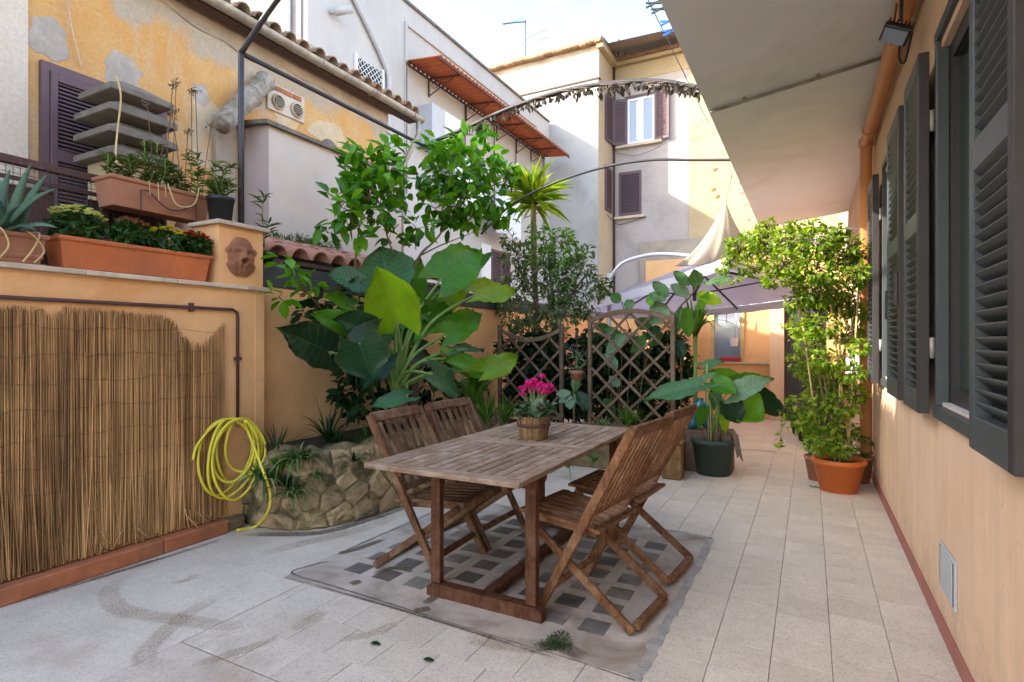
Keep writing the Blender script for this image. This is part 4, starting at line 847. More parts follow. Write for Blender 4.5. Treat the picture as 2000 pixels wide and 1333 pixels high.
# ------------------------------------------------------------------ rear lean-to room
RR = T('garden_room', 'orange rear garden room with sill, pale window and charcoal door', 'outbuilding', (-1.5, 11.2, 0))
part('wall', MAT['gwall'], RR, lambda m: [m.box((-3.9, 11.0, -.05), (-.63, 11.15, .98)), m.box((-3.9, 11.0, .98), (-1.62, 11.15, 2.25)), m.box((-1.06, 11.0, .98), (-.63, 11.15, 2.25)), m.box((-1.62, 11.0, 2.03), (-1.06, 11.15, 2.25))])
pbox('pillar', MAT['rwall'], RR, (-.625, 10.86, -.02), (-.40, 11.15, 2.25)); pbox('sill', MAT['coping'], RR, (-3.0, 10.86, .981), (-.63, 10.999, 1.02), .004)
w = part('window', MAT['cane'], RR, lambda m: [m.box((-1.63, 10.97, 1.021), (-1.57, 11.04, 2.02)), m.box((-1.12, 10.97, 1.021), (-1.05, 11.04, 2.02))]); pbox('pane', MAT['panepale'], w, (-1.57, 11.02, 1.021), (-1.12, 11.03, 2.02))
d = pbox('door', MAT['doorgrey'], RR, (-.399, 10.98, 0), (.25, 11.05, 2.5)); part('knob', MAT['alum'], d, lambda m: m.lathe([(0, -.03), (.03, 0), (0, .03)], (-.33, 10.95, 1.40), 10)); part('wall_right', MAT['gwall'], RR, lambda m: m.box((.251, 10.98, 0), (XR, 11.1, 2.5)))
solo('hanging_basket', MAT['whiteframe'], (-1.2, 10.7, 1.35), MB().lathe([(.055, 0), (.075, .14), (.08, .15), (.07, .15), (.05, .02)], (-1.2, 10.75, 1.30), 14).tube([(-1.25, 10.75, 1.44), (-1.16, 10.75, 1.95)], .006, 4).tube([(-1.15, 10.75, 1.44), (-1.16, 10.75, 1.95)], .006, 4), 'small white pot hanging on cords before the rear window', 'pot')
solo('red_ornament', MAT['redthing'], (-1.33, 10.8, 1.95), MB().lathe([(0, -.07), (.05, -.03), (.06, 0), (.05, .03), (0, .06)], (-1.33, 10.8, 1.93), 10).tube([(-1.33, 10.8, 1.87), (-1.33, 10.8, 1.72)], .008, 5), 'red tasselled ornament hanging at the top of the rear window', 'ornament')
solo('red_planter', MAT['redthing'], (-1.25, 10.92, 1.02), MB().box((-1.45, 10.87, 1.022), (-1.10, 10.97, 1.10), .01), 'low dark red planter on the rear window sill', 'planter')
# ------------------------------------------------------------------ table
TZ = .735; TX0, TX1, TY0, TY1 = -2.10, -1.17, 2.28, 4.16
tb = T('garden_table', 'long weathered slatted wooden table on red-brown trestle legs', 'table', ((TX0 + TX1) / 2, (TY0 + TY1) / 2, 0))
def plank(a, b, m='teak_y', nm='slat'): return pbox(nm, MAT[m], tb, (a[0], a[1], TZ - .026 + random.uniform(-.001, .001)), (b[0], b[1], TZ + random.uniform(-.0015, .0015)), .003)
ends = [TY0, TY0 + .085, (TY0 + TY1) / 2 - .075, (TY0 + TY1) / 2 - .0015, (TY0 + TY1) / 2 + .0015, (TY0 + TY1) / 2 + .075, TY1 - .085, TY1]
for k in (0, 2, 4, 6): plank((TX0, ends[k]), (TX1, ends[k + 1] - .001), 'teak_x', 'cross_board')
for (ya, yb) in ((ends[1] + .001, ends[2] - .001), (ends[5] + .001, ends[6] - .001)):
    plank((TX0, ya), (TX0 + .07, yb), nm='side_rail'); plank((TX1 - .07, ya), (TX1, yb), nm='side_rail')
    n = 12; w0 = (TX1 - TX0 - .14) / n
    for k in range(n): plank((TX0 + .07 + k * w0 + .004, ya), (TX0 + .07 + (k + 1) * w0 - .003, yb))
LX = (-1.80, -1.225); LY = (2.53, 3.86)
for yl in LY:
    for xl in LX:
        part('leg', MAT['leg'], tb, lambda m: m.box((xl - .03, yl - .022, .07), (xl + .03, yl + .022, TZ - .028), .004))
    part('foot', MAT['leg'], tb, lambda m: m.add([(-1.85, yl - .03, 0), (-1.16, yl - .03, 0), (-1.16, yl - .03, .045), (-1.19, yl - .03, .069), (-1.82, yl - .03, .069), (-1.85, yl - .03, .045), (-1.85, yl + .03, 0), (-1.16, yl + .03, 0), (-1.16, yl + .03, .045), (-1.19, yl + .03, .069), (-1.82, yl + .03, .069), (-1.85, yl + .03, .045)],
         [(0, 1, 2, 3, 4, 5), (11, 10, 9, 8, 7, 6), (0, 6, 7, 1), (1, 7, 8, 2), (2, 8, 9, 3), (3, 9, 10, 4), (4, 10, 11, 5), (5, 11, 6, 0)]))
    part('bearer', MAT['leg'], tb, lambda m: m.box((-2.02, yl - .03, TZ - .085), (-1.20, yl + .03, TZ - .0285), .004))
    for xl, s_ in ((LX[1], 1), (LX[0], 1)): part('brace', MAT['leg'], tb, lambda m: m.add([(xl - .012, yl + .025, TZ - .03), (xl - .012, yl + .16, TZ - .03), (xl - .012, yl + .15, TZ - .07), (xl - .012, yl + .06, TZ - .12), (xl - .012, yl + .025, TZ - .2), (xl + .012, yl + .025, TZ - .03), (xl + .012, yl + .16, TZ - .03), (xl + .012, yl + .15, TZ - .07), (xl + .012, yl + .06, TZ - .12), (xl + .012, yl + .025, TZ - .2)], [(0, 1, 2, 3, 4), (9, 8, 7, 6, 5), (1, 6, 7, 2), (2, 7, 8, 3), (3, 8, 9, 4)]))
part('stretcher', MAT['leg'], tb, lambda m: m.box((-1.54, LY[0] + .031, .02), (-1.48, LY[1] - .031, .062), .004))
for xr in (-1.95, -1.30): part('long_rail', MAT['leg'], tb, lambda m: m.box((xr - .018, TY0 + .10, TZ - .075), (xr + .018, LY[0] - .031, TZ - .0285))); part('long_rail', MAT['leg'], tb, lambda m: m.box((xr - .018, LY[0] + .031, TZ - .075), (xr + .018, LY[1] - .031, TZ - .0285)))

# ------------------------------------------------------------------ folding chairs (front towards -X)
def chair(nslat, sw, mat, holes, label, group):
    r = T('folding_chair', label, 'chair', (0, 0, 0), group)
    HW = .255; top = Vector((.250, 0, .975)); foot = Vector((-.265, 0, 0)); d = (top - foot)
    ax = lambda z: foot.x + d.x * z / d.z
    nrm = Vector((d.z, 0, -d.x)).normalized()
    for s_ in (-1, 1): part('back_leg', MAT[mat], r, lambda m: m.bar(foot + Vector((0, s_ * HW, .004)), top + Vector((0, s_ * HW, 0)), .028, .045, up=nrm, ch=.004))
    sf = Vector((-.36, 0, .452)); rf = Vector((.235, 0, .0))
    for s_ in (-1, 1): part('front_leg', MAT[mat], r, lambda m: m.bar(sf + Vector((0, s_ * (HW - .035), 0)), rf + Vector((0, s_ * (HW - .035), .012)), .026, .042, up=(1, 0, 1), ch=.004))
    part('foot_rail', MAT[mat], r, lambda m: m.bar(rf + Vector((.0, -HW + .06, .028)), rf + Vector((.0, HW - .06, .028)), .042, .026, ch=.004))
    part('foot_rail', MAT[mat], r, lambda m: m.bar(Vector((ax(.13), -HW + .015, .13)), Vector((ax(.13), HW - .015, .13)), .04, .024, up=nrm, ch=.004))
    # seat
    zf, zb, xf, xb = .478, .445, -.375, .03
    for s_ in (-1, 1): part('seat_rail', MAT[mat], r, lambda m: m.bar((xf, s_ * (HW - .075), zf - .02), (xb, s_ * (HW - .075), zb - .02), .022, .035, ch=.003))
    n = 7; w = 2 * (HW - .02) / n
    part('seat_front', MAT[mat], r, lambda m: m.bar((xf - .004, -HW + .02, zf + .008), (xf - .004, HW - .02, zf + .008), .05, .02, ch=.004))
    for k in range(n):
        y = -HW + .02 + (k + .5) * w; part('seat_slat', MAT[mat], r, lambda m: m.bar((xf + .024, y, zf + .008), (xb, y, zb + .008), w - .026, .017, ch=.003))
    part('seat_back_rail', MAT[mat], r, lambda m: m.bar((xb + .02, -HW + .02, zb + .006), (xb + .02, HW - .02, zb + .006), .034, .02, ch=.004))
    # back
    zl, zt = .535, .955
    pl = Vector((ax(zl), 0, zl)); pt = Vector((ax(zt), 0, zt)); wy = HW - .015
    part('lower_rail', MAT[mat], r, lambda m: m.bar(pl + Vector((0, -wy, 0)), pl + Vector((0, wy, 0)), .024, .045, up=d, ch=.004))
    tr = part('top_rail', MAT[mat], r, lambda m: m.bar(pt + Vector((0, -wy, 0)), pt + Vector((0, wy, 0)), .026, .068, up=d, ch=.006))
    if holes: part('grip_hole', MAT['chairdark'], tr, lambda m: m.tube([pt + nrm * -.0135, pt + nrm * -.0145], .017, 12))
    a = pl + d.normalized() * .022; b = pt - d.normalized() * .034; n = nslat; w = 2 * wy / n
    for k in range(n):
        y = -wy + (k + .5) * w; part('back_slat', MAT[mat], r, lambda m: m.bar(a + Vector((0, y, 0)), b + Vector((0, y, 0)), sw, .014, up=nrm, ch=.003))
    return r
cw = chair(8, .021, 'chairwarm', True, 'warm brown folding chair at the table, nearest the camera', 'folding chairs at the table')
cd = chair(6, .038, 'chairdark', False, 'greyish brown folding chair left of the table, nearer the reed screen', 'folding chairs at the table')
c2 = copy_tree(cw); c2['label'] = 'warm brown folding chair between the near chair and the green pot'
d2 = copy_tree(cd); d2['label'] = 'greyish brown folding chair left of the table, nearer the lattice trellis'
for o, x, y, a in ((cw, -.94, 2.85, -7), (c2, -.915, 3.47, -5), (cd, -2.125, 2.88, 182), (d2, -2.13, 3.47, 178.5)): o.location = (x, y, .001); o.rotation_euler = (0, 0, R(a)); o.scale = (1, 1, 1 if o in (cw, c2) else .96)

# ------------------------------------------------------------------ pots and planters
def pot(name, label, cat, c, r0, r1, h, mat, group=None, rim=.02, soil=True, n=28):
    t = T(name, label, cat, c, group)
    part('pot', MAT[mat], t, lambda m: m.lathe([(r0, 0), (r1 * .985, h - rim * 1.6), (r1 * 1.0, h - rim * 1.6), (r1 * 1.06, h - rim * 1.3), (r1 * 1.06, h - .004), (r1 * 1.03, h), (r1 * .95, h), (r1 * .93, h - .05), (r0 * .8, .02)], c, n), True)
    if soil: part('soil', MAT['soil'], t, lambda m: m.lathe([(r1 * .94, h - .045), (r1 * .5, h - .035), (0, h - .032)], c, n, False), True)
    return t
def trough(name, label, x0, x1, y0, y1, z0, z1, mat, tap=.022, group=None, ribs=0, feet=True):
    t = T(name, label, 'planter', ((x0 + x1) / 2, (y0 + y1) / 2, z0), group); rim = .022; b = .012
    def sq(e, z): return [(x0 - e, y0 - e, z), (x1 + e, y0 - e, z), (x1 + e, y1 + e, z), (x0 - e, y1 + e, z)]
    rows = [sq(-tap, z0 + b), sq(-.003, z1 - rim - .01)]
    if ribs: rows = [sq(-tap, z0 + b), sq(-tap * .9, z0 + .035), sq(-tap * .9 + .006, z0 + .04), sq(-tap * .7 + .006, z0 + .055), sq(-tap * .7, z0 + .06), sq(-.004, z1 - rim - .01)]
    rows += [sq(.010, z1 - rim), sq(.012, z1 - .004), sq(.009, z1), sq(-.012, z1), sq(-.018, z1 - .04)]
    m = MB(); vs = [v for q in rows for v in q]; n = len(rows)
    m.add(vs, [(i * 4 + k, i * 4 + (k + 1) % 4, (i + 1) * 4 + (k + 1) % 4, (i + 1) * 4 + k) for i in range(n - 1) for k in range(4)] + [(3, 2, 1, 0)])
    o = m.build('trough', MAT[mat], t); subsurf(o, 0, .004)
    if feet:
        for f in (.14, .86): pbox('foot', MAT[mat], t, (x0 + tap + .01, y0 + (y1 - y0) * f - .10, z0), (x1 - tap - .001, y0 + (y1 - y0) * f + .10, z0 + b + .002))
    part('soil', MAT['soil'], t, lambda m: m.grid(lambda u, v: Vector((x0 + .02 + (x1 - x0 - .04) * u, y0 + .02 + (y1 - y0 - .04) * v, z1 - .028 + .008 * math.sin(u * 9 + v * 31))), 4, 14))
    return t
CZ = 1.8075
ap = trough('aloe_planter', 'ribbed brown terracotta planter with a spiky aloe at the left edge', -4.06, -3.85, .95, 1.60, CZ, 1.985, 'browner', ribs=1)
lp = trough('flower_planter', 'long orange planter of chrysanthemums on the coping', -4.06, -3.86, 1.67, 2.60, CZ, 2.005, 'terra')
bp = trough('rail_planter', 'brown planter hung on the rail above the chrysanthemums', -4.38, -4.16, 2.09, 2.80, 2.30, 2.515, 'browner', feet=False)
part('bracket', MAT['rust'], bp, lambda m: [m.tube([(-4.14, 2.27, 2.30), (-4.14, 2.27, 2.44), (-4.14, 2.32, 2.45), (-4.14, 2.34, 2.43)] , .006, 6), m.tube(spline([(-4.14, 2.34, 2.43), (-4.14, 2.46, 2.35), (-4.14, 2.58, 2.37), (-4.14, 2.64, 2.43)], 6), .006, 6), m.tube([(-4.14, 2.64, 2.43), (-4.14, 2.67, 2.42), (-4.14, 2.67, 2.28)], .006, 6)])
part('hanging_root', MAT['cane'], bp, lambda m: [m.tube(spline([(-4.13, 2.45, 2.53), (-4.12, 2.50, 2.40), (-4.12, 2.58, 2.385), (-4.13, 2.66, 2.44), (-4.15, 2.70, 2.56)], 6), .006, 5)] + [m.tube([(-4.13, y, 2.52), (-4.125, y + .005, 2.52 - l)], .003, 4) for y, l in ((2.32, .1), (2.38, .13), (2.43, .09))])
# aloe
al = T('aloe', 'spiky blue-green aloe in the ribbed planter at the left edge', 'aloe', (-3.96, 1.45, 1.97))
cA = Vector((-3.96, 1.45, 1.99))
for k, (tx, ty, bx) in enumerate(((62, 318, 30), (92, 340, 40), (110, 368, 40), (112, 445, 35), (20, 330, 10), (2, 350, 5), (-30, 345, 5), (-50, 400, 0), (-60, 440, 0), (48, 400, 25), (70, 450, 30))):
    tip = at(tx, ty, X=-3.96 + (.22, .30, .34, .36, .02, -.12, .2, .1, .25, .40, .38)[k]); base = cA + Vector((random.uniform(-.03, .03), random.uniform(-.05, .05), -.02)); v = tip - base; Ln = v.length
    def aloe_leaf(m):
        d = v.normalized(); s_ = d.cross(Vector((.8, -.3, .5))).normalized(); u = s_.cross(d); vs = []
        for i in range(9):
            t = i / 8; p = base + v * t + Vector((0, 0, .10 * Ln * math.sin(math.pi * t))); w = .030 * (1 - t ** 1.6) + .001; h = .012 * (1 - t)
            vs += [p - s_ * w + u * h * 1.2, p - s_ * w * .5 - u * h, p + s_ * w * .5 - u * h, p + s_ * w + u * h * 1.2, p + u * h * .1]
        m.add(vs, [(i * 5 + a, i * 5 + b, (i + 1) * 5 + b, (i + 1) * 5 + a) for i in range(8) for a, b in ((0, 1), (1, 2), (2, 3), (3, 4), (4, 0))])
    part('aloe_leaf', L['aloe'], al, aloe_leaf, True)
part('dry_roots', MAT['cane'], al, lambda m: [m.tube(spline([(-3.93, y, 1.99), (-3.84, y + .03, 1.99), (-3.832, y + .05 + dy, 1.90), (-3.828, y + dy, 1.82)], 5), .005, 5) for y, dy in ((1.36, .01), (1.48, .05), (1.53, -.05))])
# chrysanthemums
def mum(y, mat, label, h=.17, ry=.12, fl=70, fz=.85):
    t = T('chrysanthemum', label, 'flowers', (-3.96, y, 1.98), 'chrysanthemums in the long planter')
    bush(t, [((-3.95, y, 2.00 + h * .45), (.10, ry, h * .62), 1.0)], L['mum'], .055, .032, 330, 'ivy', droop=.2, twigs=MAT['stemgreen'])
    P = []; N = []
    a = rng.uniform(0, 2 * math.pi, fl); q = np.sqrt(rng.random(fl))
    cx = -3.95 + .105 * q * np.cos(a); cy = y + ry * 1.0 * q * np.sin(a); cz = 2.00 + h * (fz + .32 * (1 - q ** 2)) + rng.uniform(-.012, .008, fl)
    m = MB()
    for i in range(fl):
        for k in range(7):
            t2 = 2 * math.pi * k / 7 + i; P.append((cx[i], cy[i], cz[i])); N.append((math.cos(t2), math.sin(t2), .45))
    Dn = np.array(N); scatter('flower_heads', mat, t, P, Dn, np.tile([0, 0, 1.], (len(P), 1)), .017, .011, 'petal')
    return t
mum(1.80, L['fcream'], 'mound of pale cream chrysanthemums beside the aloe', .17, .15, 150); mum(2.10, L['frust'], 'rust coloured chrysanthemums in the middle of the long planter', .16, .12, 45); mum(2.34, L['fyellow'], 'bright yellow chrysanthemums in the long planter', .15, .11, 60); mum(2.53, L['fred'], 'dark red chrysanthemums next to the mask pier', .15, .10, 75)
tuft(lp, (-3.90, 1.98, 1.985), 9, .10, .016, L['stripe'], .9, 'lily_blades')
# plants in the hung planter
def leggy(parent, stems, mat, Lf, Wf, n, twig='stemgreen', name='narrow_leaves'):
    P = []; D = []; tw = MB()
    for (b, tp, k) in stems:
        b = Vector(b); tp = Vector(tp); mid = (b + tp) / 2 + Vector((random.uniform(-.03, .03), random.uniform(-.03, .03), 0)); pts = spline([b, mid, tp], 5); tw.tube(pts, .004, 5, False)
        for i in range(int(n * k)):
            t = random.uniform(.25, 1); q = pts[min(len(pts) - 1, int(t * (len(pts) - 1)))]; a = random.uniform(0, 6.28)
            P.append(q); D.append((math.cos(a), math.sin(a), random.uniform(.2, 1.0)))
    tw.build('stems', MAT[twig], parent, smooth=True, kind='stuff')
    return scatter(name, mat, parent, np.array([tuple(p) for p in P]), D, rand_dirs(len(P)) * .4 + np.array([0, 0, 1.]), Lf * rng.uniform(.7, 1.2, len(P)), Wf, 'long')
rp_ = T('oleander_seedlings', 'narrow-leaved green seedlings with dry seed stalks in the hung brown planter', 'plant', (-4.27, 2.45, 2.49))
leggy(rp_, [((-4.27, 2.12 + .68 * k / 22, 2.49), (-4.27 + random.uniform(-.08, .12), 2.12 + .66 * k / 22 + random.uniform(-.09, .09), 2.49 + random.choice((.14, .2, .25, .33)) * (.7 if k < 10 else 1.1)), 1) for k in range(23)], L['oleander'], .075, .011, 34)
m = MB(); P = []
for k in range(9):
    y = 2.40 + .05 * k; top = Vector((-4.25 + random.uniform(-.05, .1), y + random.uniform(-.05, .06), 2.95 + random.choice((.05, .15, .3, .38)))); m.tube(spline([(-4.27, y, 2.49), (-4.27, y + .02, 2.7), top], 5), .003, 4)
    for j in range(16): P.append(tuple(top + Vector((random.gauss(0, .015), random.gauss(0, .015), random.gauss(0, .012)))))
m.build('seed_stalks', MAT['barkwood'], rp_, kind='stuff'); scatter('seed_heads', L['dry'], rp_, P, rand_dirs(len(P)), rand_dirs(len(P)), .03, .010, 'long').data.materials[0] = MAT['barkwood']
bk = pot('black_pot', 'black plastic pot of narrow leaves on the pier cap', 'pot', (-4.00, 2.775, 2.276), .075, .095, .21, 'blackpot')
leggy(bk, [((-4.0, 2.775, 2.45), (-4.0 + random.uniform(-.12, .12), 2.775 + random.uniform(-.12, .1), 2.45 + random.uniform(.1, .33)), 1) for _ in range(9)], L['oleander'], .085, .013, 26)
sp = pot('sapling_pot', 'dark pot with a thin upright sapling beside the pier', 'pot', (-4.03, 3.19, 2.022), .06, .08, .11, 'blackpot')
leggy(sp, [((-4.03, 3.19, 2.12), (-4.05, 3.20, 2.62), 1.0), ((-4.03, 3.19, 2.12), (-4.0, 3.24, 2.42), .6)], L['oleander'], .12, .016, 22)
# terracotta mask on the pier
mk = T('terracotta_mask', 'round-mouthed bearded terracotta mask on the orange pier', 'mask', (XL - .005, 2.825, 2.03))
def mask(m):
    nu, nv = 22, 26; fx = XL - .009
    def fn(u, v):
        a = (u - .5) * 2; b = (v - .5) * 2; w = .112 * max(.02, 1 - .86 * b * b) ** .5 * (1 if b > -.35 else 1.12); zz = b * .145
        env = max(0, 1 - a * a) ** .5 * max(0, 1 - b * b * .92) ** .4
        x = .048 * env
        x += .026 * math.exp(-(a / .18) ** 2 - ((b - .10) / .20) ** 2)                         # nose
        x += .014 * math.exp(-((b - .36) / .07) ** 2) * (1 - abs(a) ** 3)                     # brow
        for e in (-.42, .42): x -= .016 * math.exp(-((a - e) / .17) ** 2 - ((b - .20) / .10) ** 2)
        rr = math.hypot(a / .34, (b + .25) / .17); x += .018 * math.exp(-((rr - 1) / .30) ** 2) - .040 * math.exp(-(rr / .65) ** 4)
        if b < -.38: x += .008 * math.sin(a * 17) * env; 
        if b > .52: x += .006 * math.sin(a * 30) * env
        return Vector((fx + max(.001, x), 2.825 + a * w * (1 + (.10 if b < -.4 else 0)), 2.025 + zz))
    m.grid(fn, nu, nv)
part('face', MAT['clay'], mk, mask, True)
for s_ in (-1, 1): part('ear', MAT['clay'], mk, lambda m: m.lathe([(0, -.035), (.018, -.015), (.02, .01), (0, .03)], (XL + .0, 2.825 + s_ * .108, 2.07), 8), True)

# ------------------------------------------------------------------ mesh railing behind the planters
rl = T('mesh_railing', 'dark brown iron railing with wire mesh behind the planters', 'railing', (-4.42, 1.6, 1.8))
part('top_rail', MAT['rust'], rl, lambda m: [m.box((-4.47, .2, 2.50), (-4.40, 2.62, 2.545)), m.box((-4.44, .2, 2.40), (-4.42, 2.62, 2.425)), m.box((-4.45, .2, 1.95), (-4.42, 2.62, 1.98))])
for y in (.6, 1.45, 2.18, 2.58): pbox('post', MAT['rust'], rl, (-4.46, y - .02, 1.60), (-4.41, y + .02, 2.499))
part('wire_mesh', MAT['iron'], rl, lambda m: [m.bar((-4.405, .25 + k * .036, 1.95), (-4.405, .25 + k * .036, 2.5), .003, .003) for k in range(65)] + [m.bar((-4.402, .25, 1.97 + k * .036), (-4.402, 2.6, 1.97 + k * .036), .003, .003) for k in range(15)], kind='stuff')
part('board', MAT['rust'], rl, lambda m: [m.box((-4.50, .2, 1.75), (-4.48, 1.90, 2.38)), m.box((-4.50, 2.10, 1.75), (-4.48, 2.6, 2.38))])
# ------------------------------------------------------------------ concrete chimney cowl
cc = T('chimney_cowl', 'stacked grey concrete chimney cowl in front of the plum shutters', 'chimney', (-5.13, 2.70, 0))
def sq(prof, cx, cy):
    m = MB(); vs = []
    for (h, z) in prof: vs += [(cx - h, cy - h, z), (cx + h, cy - h, z), (cx + h, cy + h, z), (cx - h, cy + h, z)]
    n = len(prof); m.add(vs, [(i * 4 + k, i * 4 + (k + 1) % 4, (i + 1) * 4 + (k + 1) % 4, (i + 1) * 4 + k) for i in range(n - 1) for k in range(4)] + [(3, 2, 1, 0), tuple(range((n - 1) * 4, n * 4))]); return m
sq([(.20, 1.2), (.20, 2.86)], -5.13, 2.70).build('chimney_stack', MAT['faryellow'], cc)
for k, (z, h) in enumerate(((2.84, .275), (3.015, .275), (3.19, .272), (3.365, .25))):
    o = sq([(h - .15, z), (h - .012, z + .024), (h, z + .03), (h - .003, z + .08), (h - .03, z + .092), (h - .16, z + .174)], -5.13, 2.70).build('cowl_tier', MAT['concrete'], cc); subsurf(o, 0, .004)
part('cowl_core', MAT['dark'], cc, lambda m: m.box((-5.21, 2.62, 2.87), (-5.05, 2.78, 3.37)))
solo('dry_vine_stem', MAT['cane'], (-4.8, 2.45, 2.4), MB().tube(spline([at(228, 150, X=-4.82), at(236, 190, X=-4.8), at(230, 250, X=-4.8), at(226, 300, X=-4.7), at(232, 345, X=-4.3)], 6), .007, 6), 'pale dry vine stem hanging over the concrete cowl', 'vine', smooth=True)

# ------------------------------------------------------------------ reed screen on the garden wall
rs = T('reed_screen', 'worn brown reed screen hung on the orange garden wall', 'screen', (XL + .03, 1.8, .1))
def topz(y):
    px = np.interp(y, [0, 1.36, 1.55, 1.60, 1.66, 1.9, 2.22, 2.30, 2.36, 2.42, 2.50, 2.58, 2.66], [1.55, 1.555, 1.55, 1.50, 1.56, 1.555, 1.535, 1.50, 1.40, 1.36, 1.36, 1.42, 1.50]); return float(px)
def reeds(m):
    y = .35
    while y < 2.665:
        for lay in range(3):
            gap = 2.33 < y < 2.58
            if gap and random.random() < .45: continue
            z1 = topz(y) + random.uniform(-.03, .03) - (random.random() < .1) * random.uniform(.05, .3); z0 = .098 + random.uniform(0, .03)
            x = XL + .006 + lay * .008 + random.uniform(0, .006); lean = random.gauss(0, .022); r = random.choice((random.uniform(.0020, .0030), random.uniform(.0028, .0042))); yj = y + random.uniform(-.003, .003)
            yb = yj + lean + .02 * (1.7 - y)
            m.tube([(x + random.uniform(0, .02), yb, z0), (x + random.uniform(0, .006), yj + lean * .4, .6), (x, yj, z1)], [r, r, r * .8], 5, False)
        y += .0056
part('reeds', MAT['reed'], rs, reeds, True, kind='stuff')
for k in range(9):
    z = .22 + k * .155; part('binding_wire', MAT['wire'], rs, lambda m: m.tube([(XL + .029 + .004 * (i % 2), .35 + i * .06, z + .009 * math.sin(i * .9 + k * 2) + .006 * math.sin(i * 2.3 + k) + random.gauss(0, .004)) for i in range(39)], .0016, 4))
part('loose_reeds', MAT['reed'], rs, lambda m: [m.tube([(XL + random.uniform(.03, .10), y, .10 + random.random() * .02), (XL + random.uniform(.03, .05), y + random.uniform(-.08, .08), random.uniform(.15, .25))], .0035, 5) for y in [random.choice((1.86, 2.05, 2.42, 2.5)) + random.gauss(0, .04) for _ in range(22)]], True, kind='stuff')
# ------------------------------------------------------------------ yellow hose
hs = []
top = Vector((XL + .085, 2.74, .80)); nl = 6
for k in range(nl):
    ry = (.25, .205, .22, .17, .19, .215)[k] * .76; rz = (.27, .235, .285, .20, .225, .29)[k]; oy = (-.03, .02, -.02, .045, .01, -.005)[k]; tl = (.25, -.1, .12, -.25, .3, .05)[k]
    for i in range(18):
        t = 2 * math.pi * i / 18 + math.pi / 2; yy = ry * math.cos(t); zz = rz * (math.sin(t) - 1)
        yv = 2.69 + oy + yy + tl * zz * .35; hs.append(Vector((XL + .05 + .014 * k + .02 * math.sin(t * 2 + k) + max(0, yv - 2.72) * .55, yv, .815 + zz)))
hs = [Vector((XL + .05, 2.41, .56)), Vector((XL + .05, 2.44, .66)), Vector((XL + .05, 2.55, .77))] + hs + [Vector((XL + .14, 2.78, .70)), at(508, 905, X=-3.46), at(527, 960, X=-3.38), at(524, 998, X=-3.40), at(500, 1028, Z=.015), at(462, 1036, Z=.015)]
ho = solo('garden_hose', MAT['yhose'], (XL + .08, 2.7, .3), MB().tube(spline(hs, 4), .0098, 8), 'coiled yellow garden hose hanging from the tap', 'hose', smooth=True)

# ------------------------------------------------------------------ rockery bed with single stones
rk = T('stone_bed', 'curved raised bed of rough ochre stones at the foot of the wall', 'planter bed', (-3.4, 4, 0))
base = spline([(-3.80, 2.86, 0), (-3.56, 2.85, 0), (-3.26, 2.97, 0), (-3.11, 3.28, 0), (-3.06, 3.68, 0), (-3.08, 4.3, 0), (-3.10, 5.0, 0), (-3.12, 5.84, 0)], 10)
HB = .56
def bnorm(i):
    d = base[min(i + 1, len(base) - 1)] - base[max(i - 1, 0)]; return Vector((d.y, -d.x, 0)).normalized()
def bedwall(m):
    vs = []
    for i, p in enumerate(base):
        n = bnorm(i)
        for k, (z, q) in enumerate(((0, .02), (.12, .015), (.3, -.005), (.46, -.03), (HB, -.07), (HB + .02, -.12), (HB - .03, -.35))): vs.append(p + n * (q + .012 * math.sin(i * 1.7 + k * 2.1)) + Vector((0, 0, z + .02 * math.sin(i * .7) * (z > .4))))
    m.add(vs, [(i * 7 + k, (i + 1) * 7 + k, (i + 1) * 7 + k + 1, i * 7 + k + 1) for i in range(len(base) - 1) for k in range(6)])
part('mortar_wall', MAT['mortar'], rk, bedwall, True)
part('soil', MAT['soil'], rk, lambda m: m.add([(XL - .1, 2.9, HB - .03)] + [tuple(p + bnorm(i) * -.10 + Vector((0, 0, HB - .025))) for i, p in enumerate(base)] + [(XL - .1, 5.84, HB - .03)], [tuple(range(len(base) + 2))]))
acc = [0]
for i in range(1, len(base)): acc.append(acc[-1] + (base[i] - base[i - 1]).length)
def bpos(s_, z):
    s_ = max(0, min(s_, acc[-1] - 1e-3)); i = max(k for k in range(len(acc)) if acc[k] <= s_); t = (s_ - acc[i]) / max(1e-6, acc[i + 1] - acc[i])
    q = np.interp(z, [0, .12, .3, .46, HB], [.02, .015, -.005, -.03, -.07]); return base[i].lerp(base[i + 1], t) + bnorm(i).lerp(bnorm(i + 1), t) * q + Vector((0, 0, z)), bnorm(i)
sites = []
for iz in range(4):
    s_ = random.uniform(-.05, .08)
    while s_ < 3.05: sites.append((s_, .07 + .135 * iz + random.uniform(-.045, .045))); s_ += random.choice((.11, .16, .2, .26)) * random.uniform(.85, 1.15)
def cell(i):
    a, b = sites[i]; pol = [(a - .22, max(.004, b - .2)), (a + .22, max(.004, b - .2)), (a + .22, min(HB - .005, b + .2)), (a - .22, min(HB - .005, b + .2))]
    for j, (c, d) in enumerate(sites):
        if j == i or abs(c - a) > .5: continue
        mx, mz, nx, nz = (a + c) / 2, (b + d) / 2, c - a, d - b; out = []
        for k in range(len(pol)):
            p, q = pol[k], pol[(k + 1) % len(pol)]; fp = (p[0] - mx) * nx + (p[1] - mz) * nz; fq = (q[0] - mx) * nx + (q[1] - mz) * nz
            if fp <= 0: out.append(p)
            if fp * fq < 0: t = fp / (fp - fq); out.append((p[0] + (q[0] - p[0]) * t, p[1] + (q[1] - p[1]) * t))
        pol = out
        if len(pol) < 3: return []
    return pol
